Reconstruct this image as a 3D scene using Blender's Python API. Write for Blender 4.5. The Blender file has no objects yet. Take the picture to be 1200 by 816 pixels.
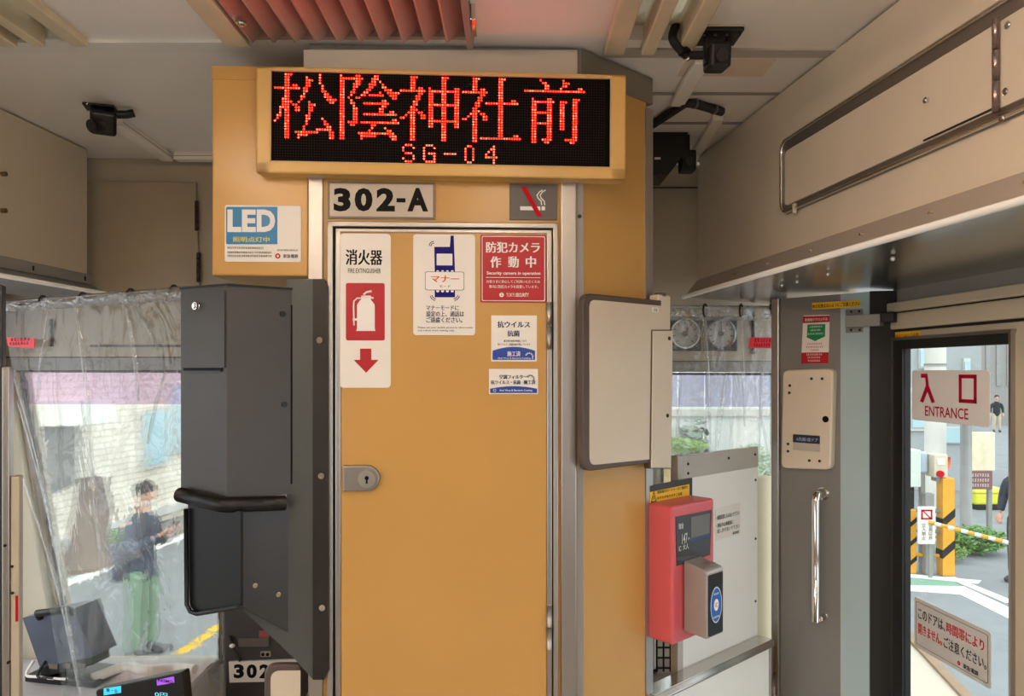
import bpy, bmesh, math, random
from mathutils import Vector, Matrix
random.seed(7)
SC = bpy.context.scene
COL = SC.collection
# ------------------------------------------------------------------ camera, sky, lamps, exposure
CZ = 1.70                  # eye height above the tram floor
FPX = 870.0                # focal length in pixels of a 1200 px wide frame
HOR = 435.0                # row of the horizon
cam = bpy.data.cameras.new('camera'); camo = bpy.data.objects.new('camera', cam); COL.objects.link(camo)
camo.location = (0, 0, CZ); camo.rotation_euler = (math.pi/2, 0, 0)
cam.sensor_width = 36; cam.lens = 36*FPX/1200; cam.shift_y = (HOR-408)/1200
cam.clip_start = .02; cam.clip_end = 300
SC.camera = camo
SC.view_settings.view_transform = 'Standard'; SC.view_settings.look = 'None'
SC.view_settings.gamma = 1; SC.view_settings.use_curve_mapping = False
SC.view_settings.exposure = 0.38
world = bpy.data.worlds.new('sky'); SC.world = world; world.use_nodes = True
wb = world.node_tree.nodes['Background']; wb.inputs[0].default_value = (.93, .97, 1, 1); wb.inputs[1].default_value = 1.85
SUN = bpy.data.lights.new('sun', 'SUN'); SUN.energy = .7; SUN.angle = math.radians(40); SUN.color = (1, .97, .92)
suno = bpy.data.objects.new('sun', SUN); suno.rotation_euler = (math.radians(35), math.radians(20), 0); COL.objects.link(suno)
CEIL = CZ+.66
TUBE_STRENGTH = 27            # the saloon's tube lamps, built with the ceiling below

# ------------------------------------------------------------------ helpers
def s2l(c):
    c /= 255.0
    return c/12.92 if c <= .04045 else ((c+.055)/1.055)**2.4
def rgb(r, g, b): return (s2l(r), s2l(g), s2l(b), 1)
def mat(name, c, rough=.5, metal=0, noise=.06, nscale=6, spec=.5, bump=0, bscale=40, emit=None, estr=1, stretch=(1, 1, 1)):
    m = bpy.data.materials.new(name); m.use_nodes = True
    nt = m.node_tree; b = nt.nodes['Principled BSDF']
    c = rgb(*c)
    b.inputs['Roughness'].default_value = rough; b.inputs['Metallic'].default_value = metal
    b.inputs['Specular IOR Level'].default_value = spec
    tc = nt.nodes.new('ShaderNodeTexCoord'); mp = nt.nodes.new('ShaderNodeMapping'); mp.inputs['Scale'].default_value = stretch
    nt.links.new(tc.outputs['Object'], mp.inputs['Vector'])
    if noise:
        n = nt.nodes.new('ShaderNodeTexNoise'); n.inputs['Scale'].default_value = nscale; n.inputs['Detail'].default_value = 4
        nt.links.new(mp.outputs[0], n.inputs['Vector'])
        r = nt.nodes.new('ShaderNodeValToRGB')
        r.color_ramp.elements[0].position = .3; r.color_ramp.elements[1].position = .7
        r.color_ramp.elements[0].color = tuple(max(0, x*(1-noise)) for x in c[:3])+(1,)
        r.color_ramp.elements[1].color = tuple(min(1, x*(1+noise)) for x in c[:3])+(1,)
        nt.links.new(n.outputs['Fac'], r.inputs[0]); nt.links.new(r.outputs[0], b.inputs['Base Color'])
    else: b.inputs['Base Color'].default_value = c
    if bump:
        n2 = nt.nodes.new('ShaderNodeTexNoise'); n2.inputs['Scale'].default_value = bscale; n2.inputs['Detail'].default_value = 3
        nt.links.new(mp.outputs[0], n2.inputs['Vector'])
        bp = nt.nodes.new('ShaderNodeBump'); bp.inputs['Strength'].default_value = bump; bp.inputs['Distance'].default_value = .01
        nt.links.new(n2.outputs['Fac'], bp.inputs['Height']); nt.links.new(bp.outputs[0], b.inputs['Normal'])
    if emit:
        b.inputs['Emission Color'].default_value = rgb(*emit); b.inputs['Emission Strength'].default_value = estr
    return m
def glassy(name, tint, haze, gloss, bump=0, bscale=8, rough=.05, hazecol=(235, 240, 240), stretch=(1, 1, 1), smudge=0, refr=0):
    """clear sheet: mostly transparent, a little milky, with a glossy coat"""
    m = bpy.data.materials.new(name); m.use_nodes = True; nt = m.node_tree; nt.nodes.clear()
    out = nt.nodes.new('ShaderNodeOutputMaterial')
    tr = nt.nodes.new('ShaderNodeBsdfTransparent'); tr.inputs[0].default_value = rgb(*tint)
    di = nt.nodes.new('ShaderNodeBsdfTranslucent'); di.inputs[0].default_value = rgb(*hazecol)
    gl = nt.nodes.new('ShaderNodeBsdfGlossy'); gl.inputs['Roughness'].default_value = rough
    m1 = nt.nodes.new('ShaderNodeMixShader'); m1.inputs[0].default_value = haze
    rf = None
    if refr:
        rf = nt.nodes.new('ShaderNodeBsdfRefraction'); rf.inputs['IOR'].default_value = 1.006; rf.inputs['Roughness'].default_value = .02; rf.inputs[0].default_value = rgb(*tint)
        m0 = nt.nodes.new('ShaderNodeMixShader'); m0.inputs[0].default_value = refr; nt.links.new(tr.outputs[0], m0.inputs[1]); nt.links.new(rf.outputs[0], m0.inputs[2]); tr = m0
    m2 = nt.nodes.new('ShaderNodeMixShader'); m2.inputs[0].default_value = gloss
    nt.links.new(tr.outputs[0], m1.inputs[1]); nt.links.new(di.outputs[0], m1.inputs[2])
    nt.links.new(m1.outputs[0], m2.inputs[1]); nt.links.new(gl.outputs[0], m2.inputs[2]); nt.links.new(m2.outputs[0], out.inputs[0])
    tc = nt.nodes.new('ShaderNodeTexCoord'); mp = nt.nodes.new('ShaderNodeMapping'); mp.inputs['Scale'].default_value = stretch
    nt.links.new(tc.outputs['Object'], mp.inputs['Vector'])
    if bump:
        n = nt.nodes.new('ShaderNodeTexNoise'); n.inputs['Scale'].default_value = bscale; n.inputs['Detail'].default_value = 3
        n.inputs['Distortion'].default_value = 1.2
        nt.links.new(mp.outputs[0], n.inputs['Vector'])
        bp = nt.nodes.new('ShaderNodeBump'); bp.inputs['Strength'].default_value = bump; bp.inputs['Distance'].default_value = .02
        nt.links.new(n.outputs['Fac'], bp.inputs['Height'])
        nt.links.new(bp.outputs[0], gl.inputs['Normal'])
        if rf: nt.links.new(bp.outputs[0], rf.inputs['Normal'])
        if smudge:
            r = nt.nodes.new('ShaderNodeMapRange'); r.inputs[1].default_value = .42; r.inputs[2].default_value = .72
            r.inputs[3].default_value = haze*.6; r.inputs[4].default_value = haze+smudge
            nt.links.new(n.outputs['Fac'], r.inputs[0]); nt.links.new(r.outputs[0], m1.inputs[0])
    return m

class Frame:
    """a vertical plane: x runs along it, y goes into the wall, z is up"""
    def __init__(s, o, ang):
        s.o = Vector((o[0], o[1])); s.a = ang; s.d = Vector((math.cos(ang), math.sin(ang))); s.n = Vector((-s.d.y, s.d.x))
        s.M = Matrix.Translation((o[0], o[1], 0)) @ Matrix.Rotation(ang, 4, 'Z')
    def P(s, px, py, off=0):
        """pixel of the photo -> (x, z) on the plane held 'off' in front of the wall"""
        rx = (px-600)/FPX
        ox, oy = s.o - s.n*off
        u = (rx*oy-ox)/(s.d.x-rx*s.d.y)
        Y = oy+u*s.d.y
        return (u, CZ+(HOR-py)/FPX*Y)
    def X(s, px, off=0): return s.P(px, HOR, off)[0]
    def pts(s, L, off=0): return [s.P(a, b, off) for a, b in L]
WORLD = Frame((0, 0), 0)
def bm_new(): return bmesh.new()
def bx(bm, x0, x1, y0, y1, z0, z1, bev=0, seg=2):
    r = bmesh.ops.create_cube(bm, size=1)
    for v in r['verts']:
        v.co = Vector(((x0+x1)/2+v.co.x*abs(x1-x0), (y0+y1)/2+v.co.y*abs(y1-y0), (z0+z1)/2+v.co.z*abs(z1-z0)))
    if bev:
        es = list({e for v in r['verts'] for e in v.link_edges})
        bmesh.ops.bevel(bm, geom=es, offset=bev, segments=seg, affect='EDGES', profile=.5)
def prism(bm, pts, y0, y1, bev=0, seg=2):
    """outline in x-z, given thickness from y0 (front) to y1"""
    A = [bm.verts.new((x, y0, z)) for x, z in pts]; B = [bm.verts.new((x, y1, z)) for x, z in pts]
    n = len(pts); fs = []
    fs.append(bm.faces.new(A)); fs.append(bm.faces.new(list(reversed(B))))
    for i in range(n):
        j = (i+1) % n
        fs.append(bm.faces.new((A[j], A[i], B[i], B[j])))
    bmesh.ops.recalc_face_normals(bm, faces=fs)
    if bev:
        es = [e for e in {e for v in A for e in v.link_edges} if e.verts[0] in A and e.verts[1] in A]
        bmesh.ops.bevel(bm, geom=es, offset=bev, segments=seg, affect='EDGES', profile=.5)
def prism3(bm, pts, v):
    """outline of 3-D points swept along vector v"""
    v = Vector(v)
    A = [bm.verts.new(p) for p in pts]; B = [bm.verts.new(Vector(p)+v) for p in pts]; n = len(pts); fs = []
    fs.append(bm.faces.new(A)); fs.append(bm.faces.new(list(reversed(B))))
    for i in range(n):
        j = (i+1) % n; fs.append(bm.faces.new((A[j], A[i], B[i], B[j])))
    bmesh.ops.recalc_face_normals(bm, faces=fs)
def rr(x0, x1, z0, z1, r, seg=6):
    if x0 > x1: x0, x1 = x1, x0
    if z0 > z1: z0, z1 = z1, z0
    out = []
    for cx, cz, a0 in ((x1-r, z1-r, 0), (x0+r, z1-r, 90), (x0+r, z0+r, 180), (x1-r, z0+r, 270)):
        for k in range(seg+1):
            a = math.radians(a0+90*k/seg); out.append((cx+r*math.cos(a), cz+r*math.sin(a)))
    return out
def roundpoly(pts, rs, seg=6):
    out = []; n = len(pts)
    for i in range(n):
        p = Vector(pts[i]); a = Vector(pts[i-1]); b = Vector(pts[(i+1) % n]); r = rs[i] if isinstance(rs, (list, tuple)) else rs
        if r <= 0: out.append(tuple(p)); continue
        A = p+(a-p).normalized()*r; B = p+(b-p).normalized()*r
        for k in range(seg+1):
            t = k/seg; q = A*(1-t)**2+p*2*t*(1-t)+B*t*t; out.append(tuple(q))
    return out
def tube(bm, P, r, n=10, cap=True):
    P = [Vector(p) for p in P]; rings = []
    up = None
    for i, p in enumerate(P):
        d = (P[min(i+1, len(P)-1)]-P[max(i-1, 0)]).normalized()
        if up is None: up = Vector((0, 0, 1)) if abs(d.z) < .9 else Vector((1, 0, 0))
        a = d.cross(up).normalized(); b = a.cross(d).normalized(); up = b
        rad = r[i] if isinstance(r, (list, tuple)) else r
        rings.append([bm.verts.new(p+a*rad*math.cos(2*math.pi*k/n)+b*rad*math.sin(2*math.pi*k/n)) for k in range(n)])
    for A, B in zip(rings, rings[1:]):
        for k in range(n):
            f = bm.faces.new((A[k], A[(k+1) % n], B[(k+1) % n], B[k])); f.smooth = True
    if cap:
        bm.faces.new(rings[0]); bm.faces.new(list(reversed(rings[-1])))
def disc(bm, x, z, r, y0, y1, n=20): prism(bm, [(x+r*math.cos(2*math.pi*k/n), z+r*math.sin(2*math.pi*k/n)) for k in range(n)], y0, y1)
def ring(bm, x, z, r0, r1, y0, y1, n=32, a0=0, a1=360):
    full = abs(a1-a0) >= 360
    for k in range(n):
        t0 = math.radians(a0+(a1-a0)*k/n); t1 = math.radians(a0+(a1-a0)*(k+1)/n)
        prism(bm, [(x+r0*math.cos(t0), z+r0*math.sin(t0)), (x+r1*math.cos(t0), z+r1*math.sin(t0)), (x+r1*math.cos(t1), z+r1*math.sin(t1)), (x+r0*math.cos(t1), z+r0*math.sin(t1))], y0, y1)
def ball(bm, c, s, u=16, v=12, rot=None):
    r = bmesh.ops.create_uvsphere(bm, u_segments=u, v_segments=v, radius=1)
    M = Matrix.Translation(c) @ (rot.to_4x4() if rot else Matrix()) @ Matrix.Diagonal((*s, 1))
    bmesh.ops.transform(bm, matrix=M, verts=r['verts'])
    for vv in r['verts']:
        for f in vv.link_faces: f.smooth = True
def screw(bm, x, z, y, r=.004):
    """pan-head screw sitting on a face at depth y"""
    disc(bm, x, z, r, y-.0012, y, 14); disc(bm, x, z, r*.72, y-.0022, y-.0010, 14)
    for k in range(2):
        a = k*math.pi/2+.4; c, s_ = math.cos(a), math.sin(a)
        prism(bm, [(x+c*r*.5-s_*r*.09, z+s_*r*.5+c*r*.09), (x-c*r*.5-s_*r*.09, z-s_*r*.5+c*r*.09), (x-c*r*.5+s_*r*.09, z-s_*r*.5-c*r*.09), (x+c*r*.5+s_*r*.09, z+s_*r*.5-c*r*.09)], y-.0027, y-.0020)
_tc = bpy.data.curves.new('lettering_source', 'FONT'); _to = bpy.data.objects.new('lettering_source', _tc)
def text(bm, body, x0, x1, z0, z1, y, bold=.015, shear=0, th=.0004, fit=True):
    if bold > .006 and any(ord(ch) > 127 for ch in body):
        w = (z1-z0)*min(bold, .04)*1.0
        for q, dx in enumerate((-w, 0, w)): text(bm, body, x0+w+dx, x1-w+dx, z0, z1, y-q*.00002, .004, shear, th, fit)
        return
    _tc.body = body; _tc.offset = bold; _tc.shear = shear; _tc.resolution_u = 3
    m = _to.to_mesh()
    if not m.vertices: return
    xs = [v.co.x for v in m.vertices]; zs = [v.co.y for v in m.vertices]
    a0, a1, b0, b1 = min(xs), max(xs), min(zs), max(zs)
    kx = (x1-x0)/(a1-a0); kz = (z1-z0)/(b1-b0) if b1-b0 > .12 and fit else kx
    vs = [bm.verts.new((x0+(v.co.x-a0)*kx, y, z0+(v.co.y-b0)*kz if (b1-b0 > .12 and fit) else (z0+z1)/2+(v.co.y-(b0+b1)/2)*kx)) for v in m.vertices]
    new = []
    for p in m.polygons:
        try: new.append(bm.faces.new([vs[i] for i in p.vertices]))
        except ValueError: pass
    for f in new:
        f.normal_update()
        if f.normal.y > 0: f.normal_flip()
    _to.to_mesh_clear()
def dashes(bm, x0, x1, z, h, y, n, seed=1):
    """print too small to read: a row of tiny ink marks"""
    R = random.Random(seed); w = (x1-x0)/n
    for k in range(n):
        a = x0+k*w+w*.06; b = x0+(k+1)*w-w*.12
        for q in range(3):
            zz = z-h*(.1+.38*q); aa = a+(b-a)*R.random()*.35; bb = b-(b-a)*R.random()*.3
            prism(bm, [(aa, zz), (bb, zz), (bb, zz-h*.17), (aa, zz-h*.17)], y-.0003, y)
        if R.random() < .75:
            c = a+(b-a)*R.uniform(.3, .7); prism(bm, [(c-w*.07, z), (c+w*.07, z), (c+w*.07, z-h), (c-w*.07, z-h)], y-.0003, y)
INFO = {}
def mesh_obj(name, bm, m, smooth=False):
    me = bpy.data.meshes.new(name); bm.to_mesh(me); bm.free()
    if m is not None: me.materials.append(m)
    if smooth:
        for p in me.polygons: p.use_smooth = True
    o = bpy.data.objects.new(name, me); COL.objects.link(o); return o
def tag(o, label, cat, group=None):
    o['label'] = label; o['category'] = cat
    if group: o['group'] = group
    return o
def thing(name, label, cat, F, base, group=None):
    o = bpy.data.objects.new(name, None); COL.objects.link(o); o.empty_display_size = .05
    o.matrix_world = F.M @ Matrix.Translation(base); INFO[o.name] = Vector(base)
    return tag(o, label, cat, group)
SINGLES = {'screw', 'bolt', 'rivet', 'nut', 'screw_head', 'cable_tie', 'switch_button', 'socket', 'red_band', 'phone_window', 'corner_trim', 'clamp_band', 'latch_knob', 'hinge', 'hinge_cap'}
def clusters(bm, margin=.002):
    """groups of mesh islands that touch or nearly touch"""
    seen, isl = set(), []
    for v in bm.verts:
        if v in seen: continue
        st, c = [v], []
        seen.add(v)
        while st:
            u = st.pop(); c.append(u)
            for e in u.link_edges:
                w = e.other_vert(u)
                if w not in seen: seen.add(w); st.append(w)
        lo = [min(q.co[i] for q in c)-margin for i in range(3)]; hi = [max(q.co[i] for q in c)+margin for i in range(3)]
        isl.append([c, lo, hi])
    out = []
    for c, lo, hi in isl:
        hit = [g for g in out if all(g[1][i] <= hi[i] and lo[i] <= g[2][i] for i in range(3))]
        n = [list(c), lo, hi]
        for g in hit:
            n[0] += g[0]; n[1] = [min(a, b) for a, b in zip(n[1], g[1])]; n[2] = [max(a, b) for a, b in zip(n[2], g[2])]; out.remove(g)
        out.append(n)
    return [g[0] for g in out]
def part(name, bm, m, parent, smooth=False, label=None):
    if name in SINGLES:
        cl = clusters(bm)
        if len(cl) > 1:
            for c in cl:
                keep = set(c); nb_ = bm.copy(); nb_.verts.ensure_lookup_table(); bm.verts.index_update()
                ids = {v.index for v in c}
                bmesh.ops.delete(nb_, geom=[v for i, v in enumerate(nb_.verts) if i not in ids], context='VERTS')
                o = part_one(name, nb_, m, parent, smooth, label)
            bm.free(); return o
    return part_one(name, bm, m, parent, smooth, label)
def part_one(name, bm, m, parent, smooth=False, label=None):
    b = INFO[parent.name]
    bmesh.ops.translate(bm, vec=-b, verts=bm.verts)
    o = mesh_obj(name, bm, m, smooth); o.parent = parent; INFO[o.name] = b
    if label: o['label'] = label
    return o
def solo(name, bm, m, F, base, label, cat, group=None, smooth=False):
    base = Vector(base); bmesh.ops.translate(bm, vec=-base, verts=bm.verts)
    o = mesh_obj(name, bm, m, smooth); o.matrix_world = F.M @ Matrix.Translation(base); INFO[o.name] = base
    return tag(o, label, cat, group)
def struct(name, bm, m, F=WORLD, parent=None, smooth=False):
    o = mesh_obj(name, bm, m, smooth); INFO[o.name] = Vector((0, 0, 0))
    if parent: o.parent = parent
    else: o.matrix_world = F.M; o['kind'] = 'structure'
    return o
def wbox(F, name, m, x0, x1, y0, y1, z0, z1, parent=None, bev=0):
    b = bm_new(); bx(b, x0, x1, y0, y1, z0, z1, bev); return struct(name, b, m, F, parent)

# ------------------------------------------------------------------ materials
YEL = mat('ochre laminate', (194, 148, 82), .26, noise=.03, nscale=3, spec=.45)
YELS = mat('ochre enamel', (200, 152, 80), .28, noise=.04, nscale=8)
STEEL = mat('brushed stainless', (176, 172, 168), .32, 1, .05, 30, stretch=(40, 40, 1), bump=.02, bscale=60)
STEELH = mat('brushed stainless lengthwise', (200, 196, 190), .22, 1, .05, 20, stretch=(1, 40, 40))
POLISH = mat('polished steel', (215, 215, 215), .12, 1, .0)
CHROME = mat('chrome', (220, 216, 212), .1, 1, 0)
ALU = mat('anodised aluminium', (178, 174, 170), .38, .9, .04, 20, stretch=(30, 30, 1))
GREYPAINT = mat('grey paint', (138, 135, 130), .45, noise=.04)
CEILM = mat('ceiling laminate', (234, 229, 222), .32, noise=.05, nscale=2.5, bump=.03, bscale=90)
STAIN = mat('stained ceiling laminate', (212, 196, 176), .5, noise=.12, nscale=6)
CREAM = mat('cream laminate', (190, 178, 156), .42, noise=.04, nscale=3)
CREAMB = mat('beige locker laminate', (192, 180, 162), .36, noise=.05, nscale=4, bump=.015, bscale=120)
WALLM = mat('beige front wall', (176, 164, 144), .45, noise=.05, nscale=3)
VENTM = mat('cream vent enamel', (204, 190, 160), .45, noise=.1, nscale=10)
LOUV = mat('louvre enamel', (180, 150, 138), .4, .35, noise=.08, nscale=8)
DARK = mat('dark cavity', (16, 14, 13), .8, noise=.1)
BLACKP = mat('black plastic', (15, 14, 14), .38, noise=.1, nscale=20, spec=.4)
BLACKM = mat('black rubber', (22, 20, 19), .6, noise=.12, nscale=20)
CHAR = mat('charcoal powder coat', (64, 62, 61), .42, noise=.05, nscale=10, bump=.08, bscale=500)
CHARD = mat('dark charcoal steel', (48, 47, 48), .35, noise=.08, nscale=10, bump=.05, bscale=300)
BRONZE = mat('worn dark bronze flange', (44, 38, 35), .4, .3, noise=.25, nscale=9)
BROWNR = mat('brown rubber edging', (82, 68, 60), .5, noise=.12, nscale=18)
FLAPM = mat('beige metal flap', (206, 192, 172), .35, noise=.05, nscale=2.5)
WHITEP = mat('white vinyl', (232, 226, 218), .4, noise=.02)
WHITEI = mat('white ink', (236, 232, 228), .5, noise=0, spec=.1)
EDGEHI = mat('white edge highlight', (244, 243, 240), .15, noise=0)  # white paints in the bright highlight along the locker edges
REDV = mat('crimson vinyl', (178, 12, 30), .4, noise=.03)
REDI = mat('red ink', (190, 18, 34), .5, noise=0, spec=.1)
ORANGEI = mat('orange red ink', (222, 78, 40), .5, noise=0, spec=.1)
NAVY = mat('navy ink', (32, 26, 110), .5, noise=0, spec=.1)
NAVYT = mat('dark navy ink', (44, 42, 92), .5, noise=0, spec=.1)
BLUEV = mat('royal blue vinyl', (20, 66, 156), .4, noise=.03)
CYANV = mat('cyan vinyl', (0, 118, 172), .35, noise=.04)
BLACKI = mat('black ink', (20, 18, 18), .5, noise=0, spec=.1)
GREYI = mat('grey ink', (112, 104, 98), .5, noise=0, spec=.1)
GREENV = mat('green vinyl', (0, 132, 76), .4, noise=.02)
YELV = mat('yellow label vinyl', (238, 188, 30), .4, noise=.03)
YELI = mat('yellow ink', (222, 212, 60), .5, noise=0, spec=.1)
PLATE = mat('grey engraved plate', (176, 166, 154), .4, .3, noise=.05, nscale=20)
PLATED = mat('dark grey plate', (92, 86, 80), .42, noise=.05, nscale=20)
FLUOR = mat('fluorescent red tape', (240, 30, 50), .5, noise=.06)
PINK = mat('coral pink enamel', (210, 92, 98), .36, noise=.03)
SILV = mat('silver plastic', (168, 158, 152), .36, .45, noise=.04, nscale=25)
SCREEN = mat('unlit display', (62, 60, 62), .14, noise=.06)
SCREENL = mat('display text', (205, 205, 200), .4, noise=0)
LEDOFF = mat('unlit diode', (46, 31, 28), .6, noise=0, spec=.1)
LEDBG = mat('diode matrix board', (9, 7, 7), .7, noise=.05, spec=.08)
LEDON = mat('lit diode', (255, 40, 20), .4, noise=0, emit=(255, 26, 12), estr=12)
LEDHOT = mat('lit diode bright', (255, 90, 60), .4, noise=0, emit=(255, 54, 36), estr=11)
PILLD = mat('dark grey door pillar', (128, 125, 122), .4, noise=.04, nscale=4)
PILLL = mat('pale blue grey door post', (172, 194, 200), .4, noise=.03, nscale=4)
GATEM = mat('off white gate panel', (240, 239, 234), .4, noise=.04, nscale=3)
GATEN = mat('grey gate edging', (182, 178, 170), .4, noise=.05, nscale=8)
GLASS = glassy('window glass', (246, 250, 249), .0, .035, rough=.02)
TINT = glassy('lilac tint band', (236, 220, 236), .04, .03, hazecol=(232, 214, 228), rough=.05)
TINTB = glassy('blue grey tint band', (226, 224, 236), .04, .03, hazecol=(190, 188, 214), rough=.05)
VINYL = glassy('clear vinyl sheet', (248, 250, 249), .10, .06, 1.0, 9, .12, hazecol=(250, 252, 252), stretch=(1.3, 1, .8), smudge=.16, refr=.6)
VINYLF = glassy('folded clear vinyl', (244, 246, 246), .13, .14, .5, 20, .12, hazecol=(255, 255, 255))
VINYLB = glassy('bunched clear vinyl', (240, 238, 234), .2, .2, .7, 14, .12, hazecol=(252, 252, 250), stretch=(1, 1, 2), smudge=.35)
def brickmat(name, c1, c2, mort, bw, bh):
    m = bpy.data.materials.new(name); m.use_nodes = True; nt = m.node_tree; b = nt.nodes['Principled BSDF']; b.inputs['Roughness'].default_value = .8
    tc = nt.nodes.new('ShaderNodeTexCoord'); sp = nt.nodes.new('ShaderNodeSeparateXYZ'); cb = nt.nodes.new('ShaderNodeCombineXYZ')
    nt.links.new(tc.outputs['Object'], sp.inputs[0]); nt.links.new(sp.outputs[0], cb.inputs[0]); nt.links.new(sp.outputs[2], cb.inputs[1])
    k = nt.nodes.new('ShaderNodeTexBrick'); k.inputs['Scale'].default_value = 1
    k.inputs['Color1'].default_value = rgb(*c1); k.inputs['Color2'].default_value = rgb(*c2); k.inputs['Mortar'].default_value = rgb(*mort)
    k.inputs['Brick Width'].default_value = bw; k.inputs['Row Height'].default_value = bh; k.inputs['Mortar Size'].default_value = bh*.13
    nt.links.new(cb.outputs[0], k.inputs['Vector']); nt.links.new(k.outputs['Color'], b.inputs['Base Color']); return m
BRICK = brickmat('cream brick', (240, 231, 216), (232, 220, 202), (212, 199, 180), .40, .10)
PAVE = brickmat('pale paving', (222, 212, 196), (232, 224, 210), (196, 186, 170), .3, .3)
ASPH = mat('pale asphalt', (134, 138, 141), .85, noise=.08, nscale=3)
ASPH2 = mat('grey asphalt', (128, 128, 128), .85, noise=.08, nscale=3)
ROADW = mat('white road paint', (240, 240, 236), .7, noise=.03)
ROADG = mat('green road paint', (128, 168, 146), .7, noise=.05)
ROADY = mat('yellow road paint', (232, 186, 40), .7, noise=.05)
LEAFM = mat('leaf green', (96, 142, 62), .6, noise=.35, nscale=9)
LEAFL = mat('light grass green', (126, 158, 76), .6, noise=.25, nscale=9)
SOIL = mat('sandy soil', (192, 158, 112), .9, noise=.12, nscale=6)
CONC = mat('pale concrete', (206, 204, 198), .8, noise=.07, nscale=2)
CONCD = mat('grey concrete pole', (150, 150, 148), .8, noise=.07, nscale=4)
WINB = mat('pale blue house window', (176, 206, 214), .15, noise=.08, nscale=1.2)
SIDING = mat('white siding', (200, 201, 198), .6, noise=.04, stretch=(1, 1, 8))
POSTY = mat('amber post paint', (232, 166, 46), .5, noise=.06)
DARKB = mat('dark doorway', (120, 116, 110), .6, noise=.2, nscale=2)
BARK = mat('brown bark', (120, 98, 82), .9, noise=.3, nscale=5, stretch=(1, 1, .3))
DASHM = mat('grey dashboard', (176, 172, 172), .45, noise=.06, nscale=5)
DASHP = mat('pinkish dashboard mat', (196, 172, 168), .6, noise=.08, nscale=8)

# ------------------------------------------------------------------ planes of the place
FC = Frame((-.1345, 1.5), math.radians(2.6))                  # front of the equipment cabinet
p0 = FC.M @ Vector((FC.X(681), 0, 0))
FD = Frame((p0.x, p0.y), math.radians(41.9))                 # slanted side of the cabinet, then the cab gate
_b = math.atan2(-.993, .118); FB = Frame((.571, 2.28), _b)   # right overhead locker
FLk = Frame((-1.28, 1.85), math.atan2(.998, .055))           # left overhead locker
FP = Frame((.742, 2.05), math.atan2(-.736, .677))            # slanted pillar before the entrance
FW = Frame((.936, 1.85), math.atan2(-.995, .1))              # entrance wall
FF = Frame((-1.322, 2.3), math.radians(2.6))                 # front wall with the windscreens

# ------------------------------------------------------------------ room shell
b = bm_new(); bx(b, -1.56, 1.3, -3.6, 2.3, -.06, 0); struct('floor', b, mat('grey floor sheet', (176, 170, 162), .5, noise=.08))
b = bm_new()
yE = 1.48
bx(b, -1.7, 1.3, yE, 2.45, CEIL, CEIL+.05)
xs = [-1.7, -1.012, -.842, -.53, -.075, .191, .363, 1.3]
for i in (0, 2, 4, 6): bx(b, xs[i], xs[i+1], -3.6, yE, CEIL, CEIL+.05)
ceil = struct('ceiling', b, CEILM)
b = bm_new()
for i in (1, 3, 5): bx(b, xs[i]-.02, xs[i+1]+.02, -3.6, yE+.02, CEIL+.11, CEIL+.13)
struct('duct', b, DARK, WORLD, ceil)
TUBE = mat('warm white lamp tube', (255, 236, 214), .4, noise=0, emit=(255, 232, 206), estr=TUBE_STRENGTH)
for sx in (-.72, .06):
    for y0 in (-3.0, -1.65, -.30):
        b = bm_new(); bx(b, sx-.045, sx+.045, y0, y0+1.25, CEIL-.03, CEIL+.001, .006); h_ = struct('lamp_housing', b, WHITEP, WORLD, ceil)
        b = bm_new(); tube(b, [(sx, y0+.03, CEIL-.062), (sx, y0+1.22, CEIL-.062)], .015, 12); struct('lamp_tube', b, TUBE, WORLD, h_)
        b = bm_new()
        for yy in (y0+.015, y0+1.215): bx(b, sx-.018, sx+.018, yy, yy+.02, CEIL-.08, CEIL-.028, .003)
        struct('lamp_holder', b, WHITEP, WORLD, h_)
b = bm_new(); bx(b, -1.7, -.53, 1.476, 1.520, CEIL-.007, CEIL+.001); struct('trim_1', b, mat('pale trim', (222, 220, 214), .35, noise=.04))
b = bm_new(); bx(b, .19, .78, 1.515, 1.552, CEIL-.005, CEIL+.001); struct('trim_2', b, mat('dull trim', (176, 168, 156), .4, noise=.06))
b = bm_new()
for y in (1.756, 1.966): bx(b, .2, .66, y, y+.012, CEIL-.003, CEIL+.001)
struct('trim_3', b, GREYPAINT)
b = bm_new(); bx(b, .37, .56, 1.57, 1.66, CEIL-.0012, CEIL+.001); struct('trim_4', b, STAIN)
# front wall, cut round the windscreens
def fp(L): return FF.pts(L)
b = bm_new()
prism(b, fp([(-90, 60), (1000, 60), (1000, 437), (258, 434), (-90, 434)]), 0, .06)
prism(b, fp([(258, 434), (775, 437), (775, 1300), (258, 1300)]), 0, .06)
prism(b, fp([(911, 437), (1000, 437), (1000, 1300), (911, 1300)]), 0, .06)
prism(b, fp([(-90, 434), (20, 434), (82, 778), (82, 1300), (-90, 1300)]), 0, .06)
prism(b, fp([(82, 778), (258, 778), (258, 1300), (82, 1300)]), 0, .06)
prism(b, fp([(775, 640), (911, 640), (911, 1300), (775, 1300)]), 0, .06)
wallf = struct('wall_front', b, WALLM, FF)
b = bm_new()      # seams of the wall panelling
for L in ([(104, 404), (212, 404), (212, 407), (104, 407)], [(0, 418), (258, 418), (258, 420), (0, 420)], [(783, 423), (911, 423), (911, 424.5), (783, 424.5)], [(765, 219), (820, 219), (820, 221), (765, 221)]):
    prism(b, fp(L), -.002, .001)
struct('seam', b, mat('panel seam', (84, 78, 68), .6, noise=0), FF, wallf)
b = bm_new(); prism(b, fp([(0, 421), (258, 421), (258, 434), (-5, 434)]), -.006, 0); prism(b, fp([(775, 424), (911, 424), (911, 436), (775, 436)]), -.006, 0)
struct('ledge', b, GREYPAINT, FF, wallf)
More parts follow.
